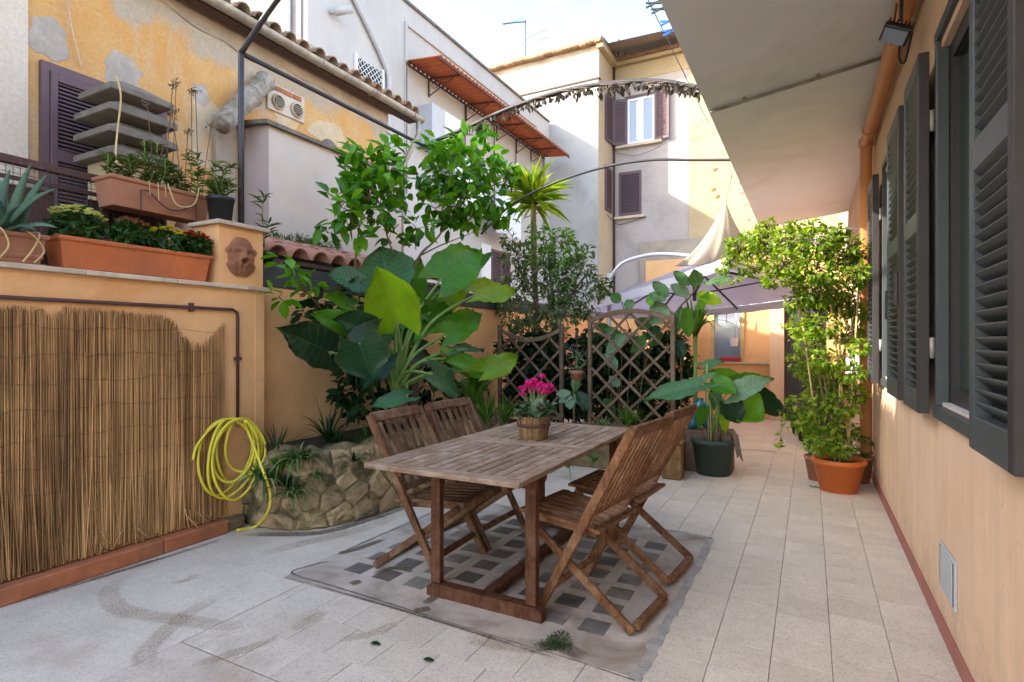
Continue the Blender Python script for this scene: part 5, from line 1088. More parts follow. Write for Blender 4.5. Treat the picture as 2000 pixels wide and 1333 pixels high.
for i in range(len(sites)):
    pol = cell(i)
    if len(pol) < 3: continue
    cs_ = sum(p[0] for p in pol) / len(pol); cz_ = sum(p[1] for p in pol) / len(pol); out = random.uniform(.006, .036); tx, tz = random.uniform(-.12, .12), random.uniform(-.15, .12)
    def stone(m):
        k = len(pol); vs = []
        for q, f in ((-.03, .985), (.004, .98), (out, .80)):
            for (a, b) in pol:
                a2, b2 = cs_ + (a - cs_) * f, cz_ + (b - cz_) * f; p, n = bpos(a2, b2); vs.append(p + n * (q + (tx * (a2 - cs_) + tz * (b2 - cz_) + random.uniform(-.006, .006)) * (q > .005)))
        p, n = bpos(cs_, cz_); vs.append(p + n * (out + random.uniform(-.002, .012)))
        m.add(vs, [(r_ * k + j, r_ * k + (j + 1) % k, (r_ + 1) * k + (j + 1) % k, (r_ + 1) * k + j) for r_ in range(2) for j in range(k)] + [(2 * k + j, 2 * k + (j + 1) % k, 3 * k) for j in range(k)])
    part('stone', MAT['stone1'], rk, stone)
def clump(c, n, ln, w, mat, label, spread=.8, nm='strap_plant', cat='plant', group='strap-leaved plants', arch=1.0):
    t = T(nm, label, cat, c, group); tuft(t, c, n, ln, w, mat, spread, arch=arch); return t
zz = HB - .03
clump(at(640, 865, X=-3.45), 34, .42, .018, L['dark'], 'dark spiky strap-leaved plant against the orange wall above the stones', .9)
clump(at(540, 900, X=-3.62), 26, .40, .016, L['dark'], 'thin dark grassy plant beside the hose', .8)
for (px, py, lab) in (((580), 905, 'spider plant hanging over the left stones of the bed'), (520, 945, 'small spider plant hanging under the hose'), (572, 975, 'lowest spider plant trailing over the stones')): clump(at(px, py, X=-3.30 if px > 550 else -3.46), 46, .24, .016, L['stripe'], lab, 1.1, 'spider_plant', group='spider plants', arch=1.6)
for (px, py, X, n, ln, mt, lab) in ((505, 935, -3.52, 40, .20, 'stripe', 'hanging tuft just right of the hose'), (560, 955, -3.36, 44, .20, 'dark', 'dark trailing tuft low on the left stones'), (690, 905, -3.14, 44, .22, 'dark', 'dark tuft hanging over the front stones'), (760, 900, -3.12, 44, .22, 'grass', 'green tuft hanging behind the nearer left chair'), (800, 905, -3.12, 44, .2, 'dark', 'dark tuft hanging beside the chair leg'), (548, 915, -3.40, 44, .22, 'grass', 'dense green tuft between the hose and the stones'), (596, 900, -3.30, 40, .20, 'dark', 'dark trailing tuft on the left rim of the bed'), (660, 872, -3.36, 44, .24, 'dark', 'dark tuft at the foot of the spiky plant'), (720, 870, -3.30, 50, .30, 'grass', 'green tuft behind the nearer left chair'), (615, 935, -3.22, 26, .16, 'stripe', 'pale trailing tuft in the middle of the stones')): clump(at(px, py, X=X), n, ln, .014, L[mt], lab, 1.1, arch=1.5)
clump(at(700, 880, X=-3.28), 40, .26, .012, L['dark'], 'low dark grassy clump behind the left chairs', 1.0); clump(at(740, 925, X=-3.12), 34, .2, .010, L['grass'], 'tuft of fine grass growing out of the stones', 1.2, arch=1.5)

# ------------------------------------------------------------------ elephant ears in the bed
camv = Vector((0, 0, EYE))
def pxblobs_(l, X): return [(tuple(at(x, y, X=X)), (r * 5 / FPX,) * 3, 1) for x, y, r in l]
def ear_plant(name, label, crown, specs, kind='ear', petr=.023, plane='X'):
    t = T(name, label, 'plant', crown)
    for k, (jx, jy, tx, ty, wpx, pl, dz, mat, up, droop) in enumerate(specs):
        J = at(jx, jy, **{plane: pl}); E = at(tx, ty, **{plane: pl + dz}); dist = (J - camv).length
        W = wpx * dist / FPX * 1.0; Ln = (E - J).length; tocam = (camv - J).normalized(); nrm = tocam * (1 - up) + Vector((0, 0, 1)) * up
        if abs(nrm.normalized().dot((E - J).normalized())) > .95: nrm = Vector((1, 0, .4))
        big_leaf(t, J, E - J, nrm, W, Ln, L[mat], kind, droop, .10, k)
        c = Vector(crown) + Vector((random.uniform(-.04, .04), random.uniform(-.04, .04), 0)); mid = (c + J) / 2 + Vector((0, 0, .12 * (J - c).length)) - (E - J) * .15
        part('petiole', MAT['stemgreen'], t, lambda m: m.tube(spline([c, mid, J], 6), [petr * (1 - .6 * i / 12) for i in range(13)], 8), True)
    return t
cr = at(775, 760, X=-3.32)
ea = ear_plant('elephant_ear', 'huge elephant ear plant with green leaves coloured to glow behind the left chairs', cr, [
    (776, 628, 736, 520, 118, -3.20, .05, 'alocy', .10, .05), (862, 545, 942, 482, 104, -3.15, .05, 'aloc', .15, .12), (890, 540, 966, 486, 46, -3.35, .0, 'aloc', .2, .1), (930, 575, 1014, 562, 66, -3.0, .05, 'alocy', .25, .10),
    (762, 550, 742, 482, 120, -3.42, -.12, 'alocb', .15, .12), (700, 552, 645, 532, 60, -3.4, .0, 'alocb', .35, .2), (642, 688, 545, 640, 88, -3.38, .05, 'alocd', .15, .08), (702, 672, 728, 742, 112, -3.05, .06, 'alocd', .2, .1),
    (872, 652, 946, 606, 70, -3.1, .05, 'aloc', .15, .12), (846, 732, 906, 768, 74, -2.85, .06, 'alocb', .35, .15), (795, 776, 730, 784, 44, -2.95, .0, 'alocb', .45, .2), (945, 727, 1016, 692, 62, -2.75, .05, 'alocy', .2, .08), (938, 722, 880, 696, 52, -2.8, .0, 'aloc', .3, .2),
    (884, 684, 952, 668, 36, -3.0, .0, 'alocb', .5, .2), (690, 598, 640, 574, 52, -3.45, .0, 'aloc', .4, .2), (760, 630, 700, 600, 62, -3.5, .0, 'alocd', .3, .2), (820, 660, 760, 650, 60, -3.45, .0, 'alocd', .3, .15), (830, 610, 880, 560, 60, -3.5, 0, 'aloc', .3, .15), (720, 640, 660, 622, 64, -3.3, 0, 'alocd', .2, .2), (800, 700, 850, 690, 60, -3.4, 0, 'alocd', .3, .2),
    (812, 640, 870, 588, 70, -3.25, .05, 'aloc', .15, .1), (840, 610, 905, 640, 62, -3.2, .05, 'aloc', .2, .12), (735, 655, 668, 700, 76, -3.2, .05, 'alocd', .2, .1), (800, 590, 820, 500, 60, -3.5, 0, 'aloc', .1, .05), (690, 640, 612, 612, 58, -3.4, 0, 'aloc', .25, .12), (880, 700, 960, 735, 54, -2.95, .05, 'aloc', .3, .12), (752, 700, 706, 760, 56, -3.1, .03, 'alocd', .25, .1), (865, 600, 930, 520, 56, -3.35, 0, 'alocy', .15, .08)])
bush(ea, pxblobs_([(720, 720, 40), (780, 720, 40), (840, 740, 40), (880, 770, 40), (700, 780, 34), (760, 790, 30), (830, 800, 30), (690, 660, 30), (880, 690, 30), (930, 760, 34)], -3.55), L['dark'], .12, .07, 60, 'oval', 'dark_undergrowth', twigs=MAT['twig'])  # filler leaves in the darkest green
part('trunk', MAT['barkwood'], ea, lambda m: m.tube(spline([cr + Vector((0, 0, -.32)), cr + Vector((.01, .01, -.1)), cr + Vector((0, 0, .10))], 5), [.06] * 5 + [.065] * 3 + [.055, .05, .04], 10), True)
part('husk', MAT['barkwood'], ea, lambda m: m.tube(spline([(cr.x - .1, cr.y + .35, .55), (cr.x - .08, cr.y + .35, .9), (cr.x - .05, cr.y + .3, 1.12)], 5), .05, 9), True)

# ------------------------------------------------------------------ citrus tree over the bed
ct = T('citrus_tree', 'young glossy-leaved citrus tree rising above the garden wall', 'tree', (-3.5, 4.2, HB)); Xc = -3.5
br = [[(790, 640), (800, 560), (820, 500), (850, 470), (880, 430), (905, 395), (940, 350)], [(800, 560), (770, 500), (750, 440), (735, 380), (710, 320)], [(820, 500), (860, 480), (905, 462), (960, 440)], [(690, 560), (697, 480), (705, 430), (722, 370), (745, 330)], [(880, 430), (870, 380), (860, 330), (850, 290)], [(905, 395), (920, 340), (930, 270)], [(750, 440), (700, 420), (655, 400)]]
def limbs(m):
    for k, b in enumerate(br): pts = spline([at(x, y, X=Xc + .10 * math.sin(i + k)) for i, (x, y) in enumerate(b)], 5); n = len(pts); r0 = .017 if k == 0 else .010; m.tube(pts, [r0 * (1 - .75 * i / n) for i in range(n)], 7)
    m.tube([(-3.5, 4.22, HB - .05), at(790, 640, X=Xc)], [.026, .018], 8)
part('trunk', MAT['twig'], ct, limbs, True)
def pxblobs(lst, X=None, Y=None, jit=.15, fl=.8):
    out = []
    for (x, y, r) in lst:
        q = X if X is not None else Y; q2 = q + random.uniform(-jit, jit); c = at(x, y, X=q2) if X is not None else at(x, y, Y=q2); rr = r * (c - camv).length / FPX; out.append((tuple(c), (rr * 1.0, rr * 1.0, rr * fl), (rr / .2) ** 2))
    return out
bush(ct, pxblobs([(690, 345, 32), (755, 335, 34), (720, 380, 42), (662, 400, 30), (790, 372, 36), (880, 340, 48), (945, 325, 34), (985, 350, 30), (905, 385, 44), (965, 385, 34), (850, 400, 26), (815, 440, 30), (690, 430, 28), (760, 425, 28), (640, 450, 18), (885, 440, 26), (965, 425, 20), (765, 470, 20), (700, 460, 20), (990, 425, 16), (660, 440, 22), (840, 345, 34), (920, 420, 26), (740, 400, 36)], X=Xc), L['citrus'], .145, .088, 50, 'oval', 'crown', twigs=MAT['twig'])
bush(ct, pxblobs([(690, 285, 20), (705, 315, 26), (770, 300, 26), (852, 285, 26), (905, 275, 24), (935, 262, 18), (760, 330, 24), (880, 300, 26), (960, 300, 20), (700, 345, 26)], X=Xc + .1), L['citrusl'], .15, .092, 50, 'oval', 'young_leaves', twigs=MAT['twig'])
cs = T('citrus_sprout', 'low leafy citrus branches in front of the orange wall', 'shrub', (-3.55, 3.7, HB))
bush(cs, pxblobs([(552, 508, 16), (575, 535, 18), (545, 575, 18), (600, 560, 22)], X=-3.55), L['citrusl'], .12, .08, 60, 'oval', 'young_leaves', twigs=MAT['twig'])
bush(cs, pxblobs([(615, 590, 30), (640, 640, 30), (600, 615, 24), (690, 600, 30), (660, 560, 26), (690, 720, 30), (680, 770, 26), (700, 660, 30), (670, 690, 20)], X=-3.58), L['dark'], .11, .075, 70, 'oval', 'dark_leaves', twigs=MAT['twig'])  # darker green leaves along the lower branches
part('stem', MAT['twig'], cs, lambda m: [m.tube(spline([at(700, 830, X=-3.55), at(690, 700, X=-3.6), at(640, 620, X=-3.58), at(580, 550, X=-3.55)], 6), .009, 6), m.tube(spline([at(700, 830, X=-3.55), at(720, 700, X=-3.6), at(697, 560, X=-3.55)], 6), .008, 6)], True)
# strap leaves and grass beyond the bed
clump(at(925, 800, X=-3.0), 46, .55, .045, L['grass'], 'broad-leaved dark green clump behind the cyclamen barrel', .6); clump(at(950, 830, X=-2.75), 70, .42, .016, L['grass'], 'tall grassy clump to the left of the cyclamen', .7); clump(at(985, 830, X=-2.6), 50, .34, .015, L['grass'], 'low grass at the foot of the left trellis', .8)
# ------------------------------------------------------------------ cyclamen in a wooden tub on the table
cy = T('wooden_tub', 'small stave-built wooden tub standing on the table', 'tub', (-1.635, 3.40, TZ)); cx0, cy0 = -1.635, 3.40
st_n = 16
for k in range(st_n):
    a0 = 2 * math.pi * k / st_n + .012; a1 = 2 * math.pi * (k + 1) / st_n - .012
    def stave(m):
        vs = []
        for z, r in ((.0, .092), (.15, .116)):
            for rr in (r, r - .012): vs += [(cx0 + rr * math.cos(a), cy0 + rr * math.sin(a), TZ + .002 + z + (.004 * math.sin(k * 2.3) if z else 0)) for a in (a0, a1)]
        m.add(vs, [(0, 1, 5, 4), (2, 6, 7, 3), (0, 4, 6, 2), (1, 3, 7, 5), (4, 5, 7, 6), (0, 2, 3, 1)])
    part('stave', MAT['barrel'], cy, stave)
part('hoop', MAT['rust'], cy, lambda m: m.lathe([(.1085, .080), (.1115, .084), (.1135, .100), (.111, .104)], (cx0, cy0, TZ + .002), 32, False), True)
part('bottom', MAT['barrel'], cy, lambda m: m.lathe([(.09, .004), (0, .006)], (cx0, cy0, TZ), 20, True))
part('handle', MAT['rust'], cy, lambda m: m.tube([(cx0 + .10 + .02 * math.cos(t), cy0 - .045 + .0, TZ + .10 + .028 * math.sin(t)) for t in np.linspace(0, 6.28, 14)], .004, 6), True)
part('soil', MAT['soil'], cy, lambda m: m.lathe([(.102, .13), (0, .138)], (cx0, cy0, TZ), 20, False))
cf = T('cyclamen', 'magenta cyclamen with silvery leaves in the wooden tub', 'flower', (cx0, cy0, TZ + .14))
bush(cf, [((cx0, cy0, TZ + .185), (.135, .135, .062), 1)], L['cycl'], .062, .062, 150, 'ivy', 'foliage', droop=.1, twigs=MAT['stemgreen'])
P = []; D = []; stm = MB()
for k in range(30):
    if k < 20: q = at(1048 + random.gauss(0, 13), 757 + random.gauss(0, 9), Y=cy0 + random.uniform(-.05, .05))
    elif k < 27: q = at(1075 + random.gauss(0, 6), 765 + random.gauss(0, 5), Y=cy0 + random.uniform(-.05, .05))
    else: q = at(1020 + random.gauss(0, 4), 767 + random.gauss(0, 3), Y=cy0)
    stm.tube(spline([(cx0 + random.uniform(-.03, .03), cy0 + random.uniform(-.03, .03), TZ + .14), (q.x * .6 + cx0 * .4, q.y * .6 + cy0 * .4, (q.z + TZ + .2) / 2), q], 4), .002, 4, False)
    for j in range(6): a = 2 * math.pi * j / 6 + k; P.append(tuple(q)); D.append((math.cos(a) * .7, math.sin(a) * .7, 1.0))
scatter('petals', L['magenta'], cf, P, D, rand_dirs(len(P)), .034, .024, 'petal'); stm.build('flower_stems', MAT['stemgreen'], cf, kind='stuff')

# ------------------------------------------------------------------ rear bed, two lattice trellises
RB = T('rear_bed', 'low rendered planting bed under the trellises', 'planter bed', (-2.4, 6.2, 0))
pbox('wall', MAT['mortar'], RB, (-3.06, 5.86, 0), (-1.32, 5.95, .40), .01); pbox('wall', MAT['gwall'], RB, (-1.319, 5.87, 0), (-1.20, 6.5, .395), .01); pbox('soil', MAT['soil'], RB, (-3.7, 5.951, .0), (-1.321, 6.6, .36))
def trellis(x0, x1, z0, zs, zm, label):
    t = T('lattice_trellis', label, 'trellis', ((x0 + x1) / 2, 6.1, z0), 'lattice trellises'); w = .045
    top = lambda x: zs + (zm - zs) * (1 - ((x - (x0 + x1) / 2) / ((x1 - x0) / 2)) ** 2)
    for x in (x0, x1): pbox('post', MAT['trellis'], t, (x - w / 2, 6.08, z0), (x + w / 2, 6.125, zs + .03), .004)
    n = 14
    def arch(m):
        vs = []
        for i in range(n + 1):
            x = x0 + w / 2 + (x1 - x0 - w) * i / n; z = top(x)
            vs += [(x, 6.082, z - .05), (x, 6.123, z - .05), (x, 6.123, z), (x, 6.082, z)]
        m.add(vs, [(i * 4 + k, i * 4 + (k + 1) % 4, (i + 1) * 4 + (k + 1) % 4, (i + 1) * 4 + k) for i in range(n) for k in range(4)] + [(0, 1, 2, 3), (n * 4 + 3, n * 4 + 2, n * 4 + 1, n * 4)])
    part('top_rail', MAT['trellis'], t, arch); pbox('bottom_rail', MAT['trellis'], t, (x0 + w / 2, 6.085, z0 + .06), (x1 - w / 2, 6.12, z0 + .10), .004)
    xa, xb, za = x0 + w / 2, x1 - w / 2, z0 + .10; sp = .265
    for s_ in (1, -1):
        k = -12
        while k < 14:
            xi = xa + k * sp; pts = []
            for i in range(241):                     # follow the slat inside the frame
                q = i / 240 * 2.4 - .2; x = xi + q if s_ > 0 else xb - (k * sp) - q; z = za + 1.0 * q
                if xa <= x <= xb and za <= z <= top(x) - .045: pts.append((x, z))
            if len(pts) > 6:
                yy = 6.094 if s_ < 0 else 6.112
                part('lattice_slat', MAT['trellis'], t, lambda m: m.bar((pts[0][0], yy, pts[0][1]), (pts[-1][0], yy, pts[-1][1]),   .014, .028, up=(0, 0, 1), ch=.002))
            k += 1
    return t
trellis(-3.40, -2.57, .40, 1.56, 1.43, 'grey wooden lattice trellis with a dipped top behind the cyclamen'); trellis(-2.22, -1.29, .36, 1.64, 1.745, 'taller grey wooden lattice trellis with an arched top')
dk = T('hedge_behind_trellis', 'dark tangled foliage filling the space behind the trellises', 'hedge', (-2.4, 6.7, 0))
bb = [((-3.5 + .23 * i + random.uniform(-.05, .05), 6.62 + random.uniform(-.12, .25), .55 + .26 * j + random.uniform(-.06, .06)), (.19, .16, .16), 1) for i in range(10) for j in range(4)]
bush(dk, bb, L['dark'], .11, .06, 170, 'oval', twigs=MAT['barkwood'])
part('stems', MAT['barkwood'], dk, lambda m: [m.tube([(x, 6.65, .3), (x + random.uniform(-.1, .1), 6.7, 1.5)], .014, 6) for x in (-3.4, -3.0, -2.6, -2.2, -1.8, -1.45)], kind='stuff')
gm = T('mixed_foliage', 'broad green leaves poking through the arched trellis', 'plant', (-1.8, 6.25, .4))
for k, (x, y, tx, ty, w) in enumerate(((1185, 690, 1225, 650, 26), (1215, 660, 1180, 640, 22), (1235, 690, 1262, 655, 26), (1205, 720, 1180, 690, 24), (1272, 640, 1240, 625, 26), (1195, 650, 1160, 632, 22), (1210, 755, 1190, 735, 20), (1270, 675, 1292, 650, 22), (1200, 800, 1180, 780, 20))):
    J = at(x, y, Y=6.2 + .05 * (k % 3)); E = at(tx, ty, Y=6.16); big_leaf(gm, J, E - J, (camv - J).normalized() + Vector((0, 0, .4)), w * 6.5 / FPX, (E - J).length, L['rubber' if k % 3 else 'rubberg'], 'oval', .15, .08, k); part('stem', MAT['twig'], gm, lambda m: m.tube([J, (J + Vector((J.x * .5 - .95, 6.22, .45))) / 2 + Vector((0, 0, .06)), (J.x * .5 - .95, 6.22, .4)], .004, 5))
# shrub with grey-green leaves and yucca above the left trellis
sh = T('variegated_shrub', 'grey-green variegated shrub towering above the left trellis', 'shrub', (-3.0, 6.8, .36))
bush(sh, pxblobs([(1010, 500, 34), (1000, 560, 36), (1045, 540, 38), (1090, 560, 40), (1130, 530, 34), (1160, 560, 30), (1150, 600, 30), (1100, 610, 38), (1050, 600, 36), (1010, 620, 36), (1030, 650, 30), (985, 600, 26), (1080, 650, 26), (1180, 560, 18), (1000, 470, 22), (1120, 580, 34), (960, 600, 22), (1060, 500, 26), (1140, 490, 18)], Y=6.8, jit=.25), L['shrub'], .088, .036, 105, 'long', 'crown', twigs=MAT['twig'])
bush(sh, pxblobs([(1060, 470, 30), (1095, 470, 30), (1080, 510, 34), (1120, 500, 26), (1050, 450, 22), (1100, 540, 28), (1040, 500, 20)], Y=6.7, jit=.2), L['shrubb'], .085, .038, 100, 'long', 'bright_leaves', twigs=MAT['twig'])  # brighter green leaves in the upper crown
part('trunk', MAT['barkwood'], sh, lambda m: [m.tube(spline([at(1092, 690, Y=6.8), at(1085, 620, Y=6.8), at(1075, 540, Y=6.8), at(1070, 480, Y=6.75)], 5), [.035 - .0015 * i for i in range(16)], 8), m.tube(spline([at(1085, 620, Y=6.8), at(1120, 570, Y=6.8), at(1150, 530, Y=6.8)], 5), .014, 6), m.tube(spline([at(1085, 640, Y=6.8), at(1040, 580, Y=6.8), at(1010, 510, Y=6.8)], 5), .014, 6), m.tube([at(1092, 690, Y=6.8), (at(1092, 690, Y=6.8).x, 6.8, .3)], .035, 8)], True)
yu = T('yucca', 'spiky yellow-green yucca crown on a bare trunk', 'yucca', (-3.5, 7.25, 0))
yc = at(1042, 392, Y=7.25); part('trunk', MAT['barkwood'], yu, lambda m: m.tube(spline([(yc.x + .03, 7.25, 0), (yc.x + .05, 7.25, 1.5), (yc.x + .01, 7.25, 2.6), yc], 6), .042, 9), True)
P = []; D = []
for k in range(115):
    a = random.uniform(0, 6.28); e = random.choice((random.uniform(-.6, .4), random.uniform(.1, 1.4), random.uniform(.4, 1.5))); d = Vector((math.cos(a) * math.cos(e), math.sin(a) * math.cos(e), math.sin(e))); P.append(tuple(yc + Vector((0, 0, random.uniform(-.10, .10))) + d * .02)); D.append(tuple(d))
scatter('blades', L['yucca'], yu, P, D, np.tile([0.1, -.2, 1.], (len(P), 1)) + rand_dirs(len(P)) * .3, rng.uniform(.38, .62, len(P)), .034, 'long')
# lavender pot and small rubber plant between the trellises
lv = pot('lavender_pot', 'brown hanging pot of lavender between the two trellises', 'pot', tuple(at(1126, 745, Y=6.02)), .055, .075, .12, 'browner')
bush(lv, pxblobs([(1126, 712, 20), (1118, 695, 14), (1138, 700, 15), (1128, 730, 16)], Y=6.02, jit=.03), leafmat('silver_leaf', (.16, .20, .13), (.28, .33, .24), (.42, .45, .36), .2, .6), .045, .007, 170, 'long', 'sprigs', droop=-.5, twigs=MAT['stemgreen'])
bush(lv, pxblobs([(1124, 684, 13), (1134, 688, 8)], Y=6.02, jit=.03), L['fpurple'], .022, .01, 90, 'petal', 'blooms', droop=-.6)
part('hanger', MAT['iron'], lv, lambda m: m.tube([at(1126, 745, Y=6.02) + Vector((0, .07, .1)), at(1126, 640, Y=6.10)], .005, 5))
rp = T('small_rubber_plant', 'small rubber plant with broad grey-green leaves beside the cyclamen', 'plant', tuple(at(1122, 825, Y=5.80)))
for k, (jx, jy, tx, ty, w, mt) in enumerate(((1115, 768, 1085, 770, 17, 'rubberg'), (1118, 775, 1090, 785, 15, 'rubberg'), (1114, 776, 1112, 800, 20, 'rubberg'), (1128, 765, 1150, 802, 24, 'alocd'), (1124, 762, 1118, 742, 12, 'rubberg'), (1120, 766, 1132, 742, 12, 'rubber'), (1124, 770, 1136, 790, 18, 'rubberg'))):
    J = at(jx, jy, Y=5.80); E = at(tx, ty, Y=5.74); big_leaf(rp, J, E - J, (camv - J).normalized() + Vector((0, 0, .5)), w * 6.4 / FPX, (E - J).length, L[mt], 'oval', .1, .08, k)
part('stem', MAT['twig'], rp, lambda m: m.tube([at(1122, 845, Y=5.80), at(1120, 765, Y=5.80)], .010, 7), True)
clump(tuple(at(1228, 835, Y=5.78)), 90, .30, .011, L['grass'], 'bright green grassy clump in front of the arched trellis', .9); clump(tuple(at(1180, 838, Y=5.75)), 40, .22, .011, L['stripe'], 'pale grassy tuft left of the bright green clump', 1.0)
clump(tuple(at(1160, 905, Y=5.3)), 26, .22, .013, L['stripe'], 'spider plant on the ground beyond the table', 1.0, 'spider_plant', group='spider plants', arch=1.5); clump(tuple(at(1110, 915, Y=5.3)), 16, .22, .010, L['stripe'], 'trailing spider plant under the table edge', 1.2, 'spider_plant', group='spider plants', arch=1.7); clump(tuple(at(1215, 885, Y=5.5)), 26, .30, .016, L['stripe'], 'tall spider plant seen behind the far chair', .7, 'spider_plant', group='spider plants')
# pedestal, blue jars
pd = solo('clay_pedestal', MAT['barrel'], (-1.20, 5.86, 0), MB().box((-1.32, 5.72, 0), (-1.13, 5.865, .36), .012).box((-1.34, 5.70, .361), (-1.11, 5.868, .385), .006), 'square brown wooden pedestal beside the green pot', 'pedestal')
for k, (px, py, lab) in enumerate(((1352, 822, 'left turquoise glazed ball jar behind the green pot'), (1383, 822, 'right turquoise glazed ball jar behind the green pot'), (1368, 797, 'upper turquoise glazed ball jar leaning behind the stems'))):
    c = at(px, py, Y=6.30); r = .085; base_z = c.z - r; solo('turquoise_jar', MAT['bluegl'], tuple(c - Vector((0, 0, r))), MB().lathe([(.03, 0), (.07, .03), (.085, .085), (.07, .14), (.035, .165), (.03, .18), (.036, .19), (.025, .19), (.02, .16)], c - Vector((0, 0, r)), 20), lab, 'jar', 'turquoise jars', True)
solo('jar_shelf', MAT['barkwood'], (-1.0, 6.35, 0), MB().box((-1.19, 6.20, .0), (-.72, 6.5, at(1352, 822, Y=6.3).z - .087), .01), 'dark low shelf carrying the turquoise jars', 'shelf')
# big potted elephant ear
gp = pot('green_pot', 'large dark green plastic pot on the tiles', 'pot', (-.895, 6.20, 0), .165, .215, .37, 'greenpot', rim=.03)
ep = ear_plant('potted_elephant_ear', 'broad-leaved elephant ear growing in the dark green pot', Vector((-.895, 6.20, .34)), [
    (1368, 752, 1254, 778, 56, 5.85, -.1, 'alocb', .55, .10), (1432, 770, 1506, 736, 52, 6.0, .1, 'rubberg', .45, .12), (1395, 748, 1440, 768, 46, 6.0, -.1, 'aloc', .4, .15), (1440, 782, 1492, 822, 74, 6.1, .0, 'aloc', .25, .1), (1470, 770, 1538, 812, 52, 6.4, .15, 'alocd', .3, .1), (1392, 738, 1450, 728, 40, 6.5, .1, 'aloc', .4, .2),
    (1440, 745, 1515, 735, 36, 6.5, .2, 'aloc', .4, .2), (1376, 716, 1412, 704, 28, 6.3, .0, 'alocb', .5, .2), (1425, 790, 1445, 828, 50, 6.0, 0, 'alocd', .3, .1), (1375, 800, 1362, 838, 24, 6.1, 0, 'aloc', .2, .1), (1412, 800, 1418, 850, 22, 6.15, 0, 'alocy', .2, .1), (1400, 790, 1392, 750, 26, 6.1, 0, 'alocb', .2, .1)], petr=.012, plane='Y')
part('trunk', MAT['barkwood'], ep, lambda m: [m.tube([(-.86, 6.18, .32), (-.85, 6.18, .52)], [.045, .035], 9), m.tube([(-.96, 6.2, .32), (-.97, 6.2, .46)], [.03, .022], 9)], True)
part('stake', MAT['cane'], ep, lambda m: [m.tube([(-.93, 6.12, .33), (-.95, 6.14, 1.15)], .006, 6), m.tube([(-.90, 6.10, .33), (-.93, 6.15, 1.05)], .006, 6)], True); part('dead_leaf', MAT['barkwood'], ep, lambda m: m.grid(lambda u, v: Vector((-.70 + .06 * u + .05 * v, 6.10 - .03 * v, .46 - .26 * v + .03 * math.sin(u * 5))), 3, 6), True)
# tall rubber plant and dracaena by the arched trellis
rb = T('rubber_plant', 'tall rubber plant with large leathery leaves above the arched trellis', 'plant', (-1.15, 6.3, .36))
for k, (jx, jy, tx, ty, w, mt) in enumerate(((1362, 562, 1355, 526, 28, 'rubber'), (1346, 558, 1316, 530, 22, 'rubber'), (1305, 580, 1275, 550, 24, 'rubber'), (1300, 588, 1268, 572, 22, 'rubber'), (1345, 578, 1310, 556, 26, 'rubberg'), (1362, 575, 1410, 592, 26, 'alocy'), (1375, 555, 1430, 540, 14, 'rubber'), (1308, 604, 1268, 632, 34, 'rubberg'), (1300, 598, 1268, 604, 26, 'rubberg'), (1212, 590, 1192, 575, 24, 'rubber'), (1220, 600, 1240, 590, 22, 'rubber'), (1340, 600, 1345, 660, 26, 'shrubb'), (1330, 600, 1322, 650, 22, 'rubber'), (1360, 606, 1385, 570, 16, 'citrusl'), (1280, 585, 1262, 590, 24, 'citrusl'), (1290, 640, 1260, 660, 24, 'alocd'), (1320, 660, 1335, 700, 24, 'alocd'))):
    J = at(jx, jy, Y=6.25 - .05 * (k % 4)); E = at(tx, ty, Y=6.15); big_leaf(rb, J, E - J, (camv - J).normalized() + Vector((0, 0, .45)), w * 6.3 / FPX, (E - J).length, L[mt], 'oval', .08, .10, k)
part('stem', MAT['twig'], rb, lambda m: [m.tube(spline([at(1330, 840, Y=6.3), at(1330, 700, Y=6.3), at(1318, 620, Y=6.25), at(1352, 575, Y=6.22), at(1362, 555, Y=6.22)], 5), .010, 7), m.tube(spline([at(1318, 620, Y=6.25), at(1300, 595, Y=6.22)], 5), .007, 6), m.tube(spline([at(1250, 700, Y=6.3), at(1225, 630, Y=6.25), at(1215, 590, Y=6.25)], 5), .007, 6)], True)
dr = T('dracaena', 'upright dracaena with long hanging strap leaves behind the green pot', 'plant', (-1.05, 6.45, 0)); dc = at(1358, 640, Y=6.45)
part('trunk', MAT['stemgreen'], dr, lambda m: m.tube([(dc.x, 6.45, 0), (dc.x, 6.45, .9), dc], .022, 8), True); tuft(dr, tuple(dc + Vector((0, 0, -.12))), 26, .62, .045, L['grass'], .55, 'strap_leaves'); tuft(dr, tuple(dc + Vector((0, 0, -.05))), 14, .5, .04, L['stripe'], 1.0, 'pale_leaves', arch=1.5)

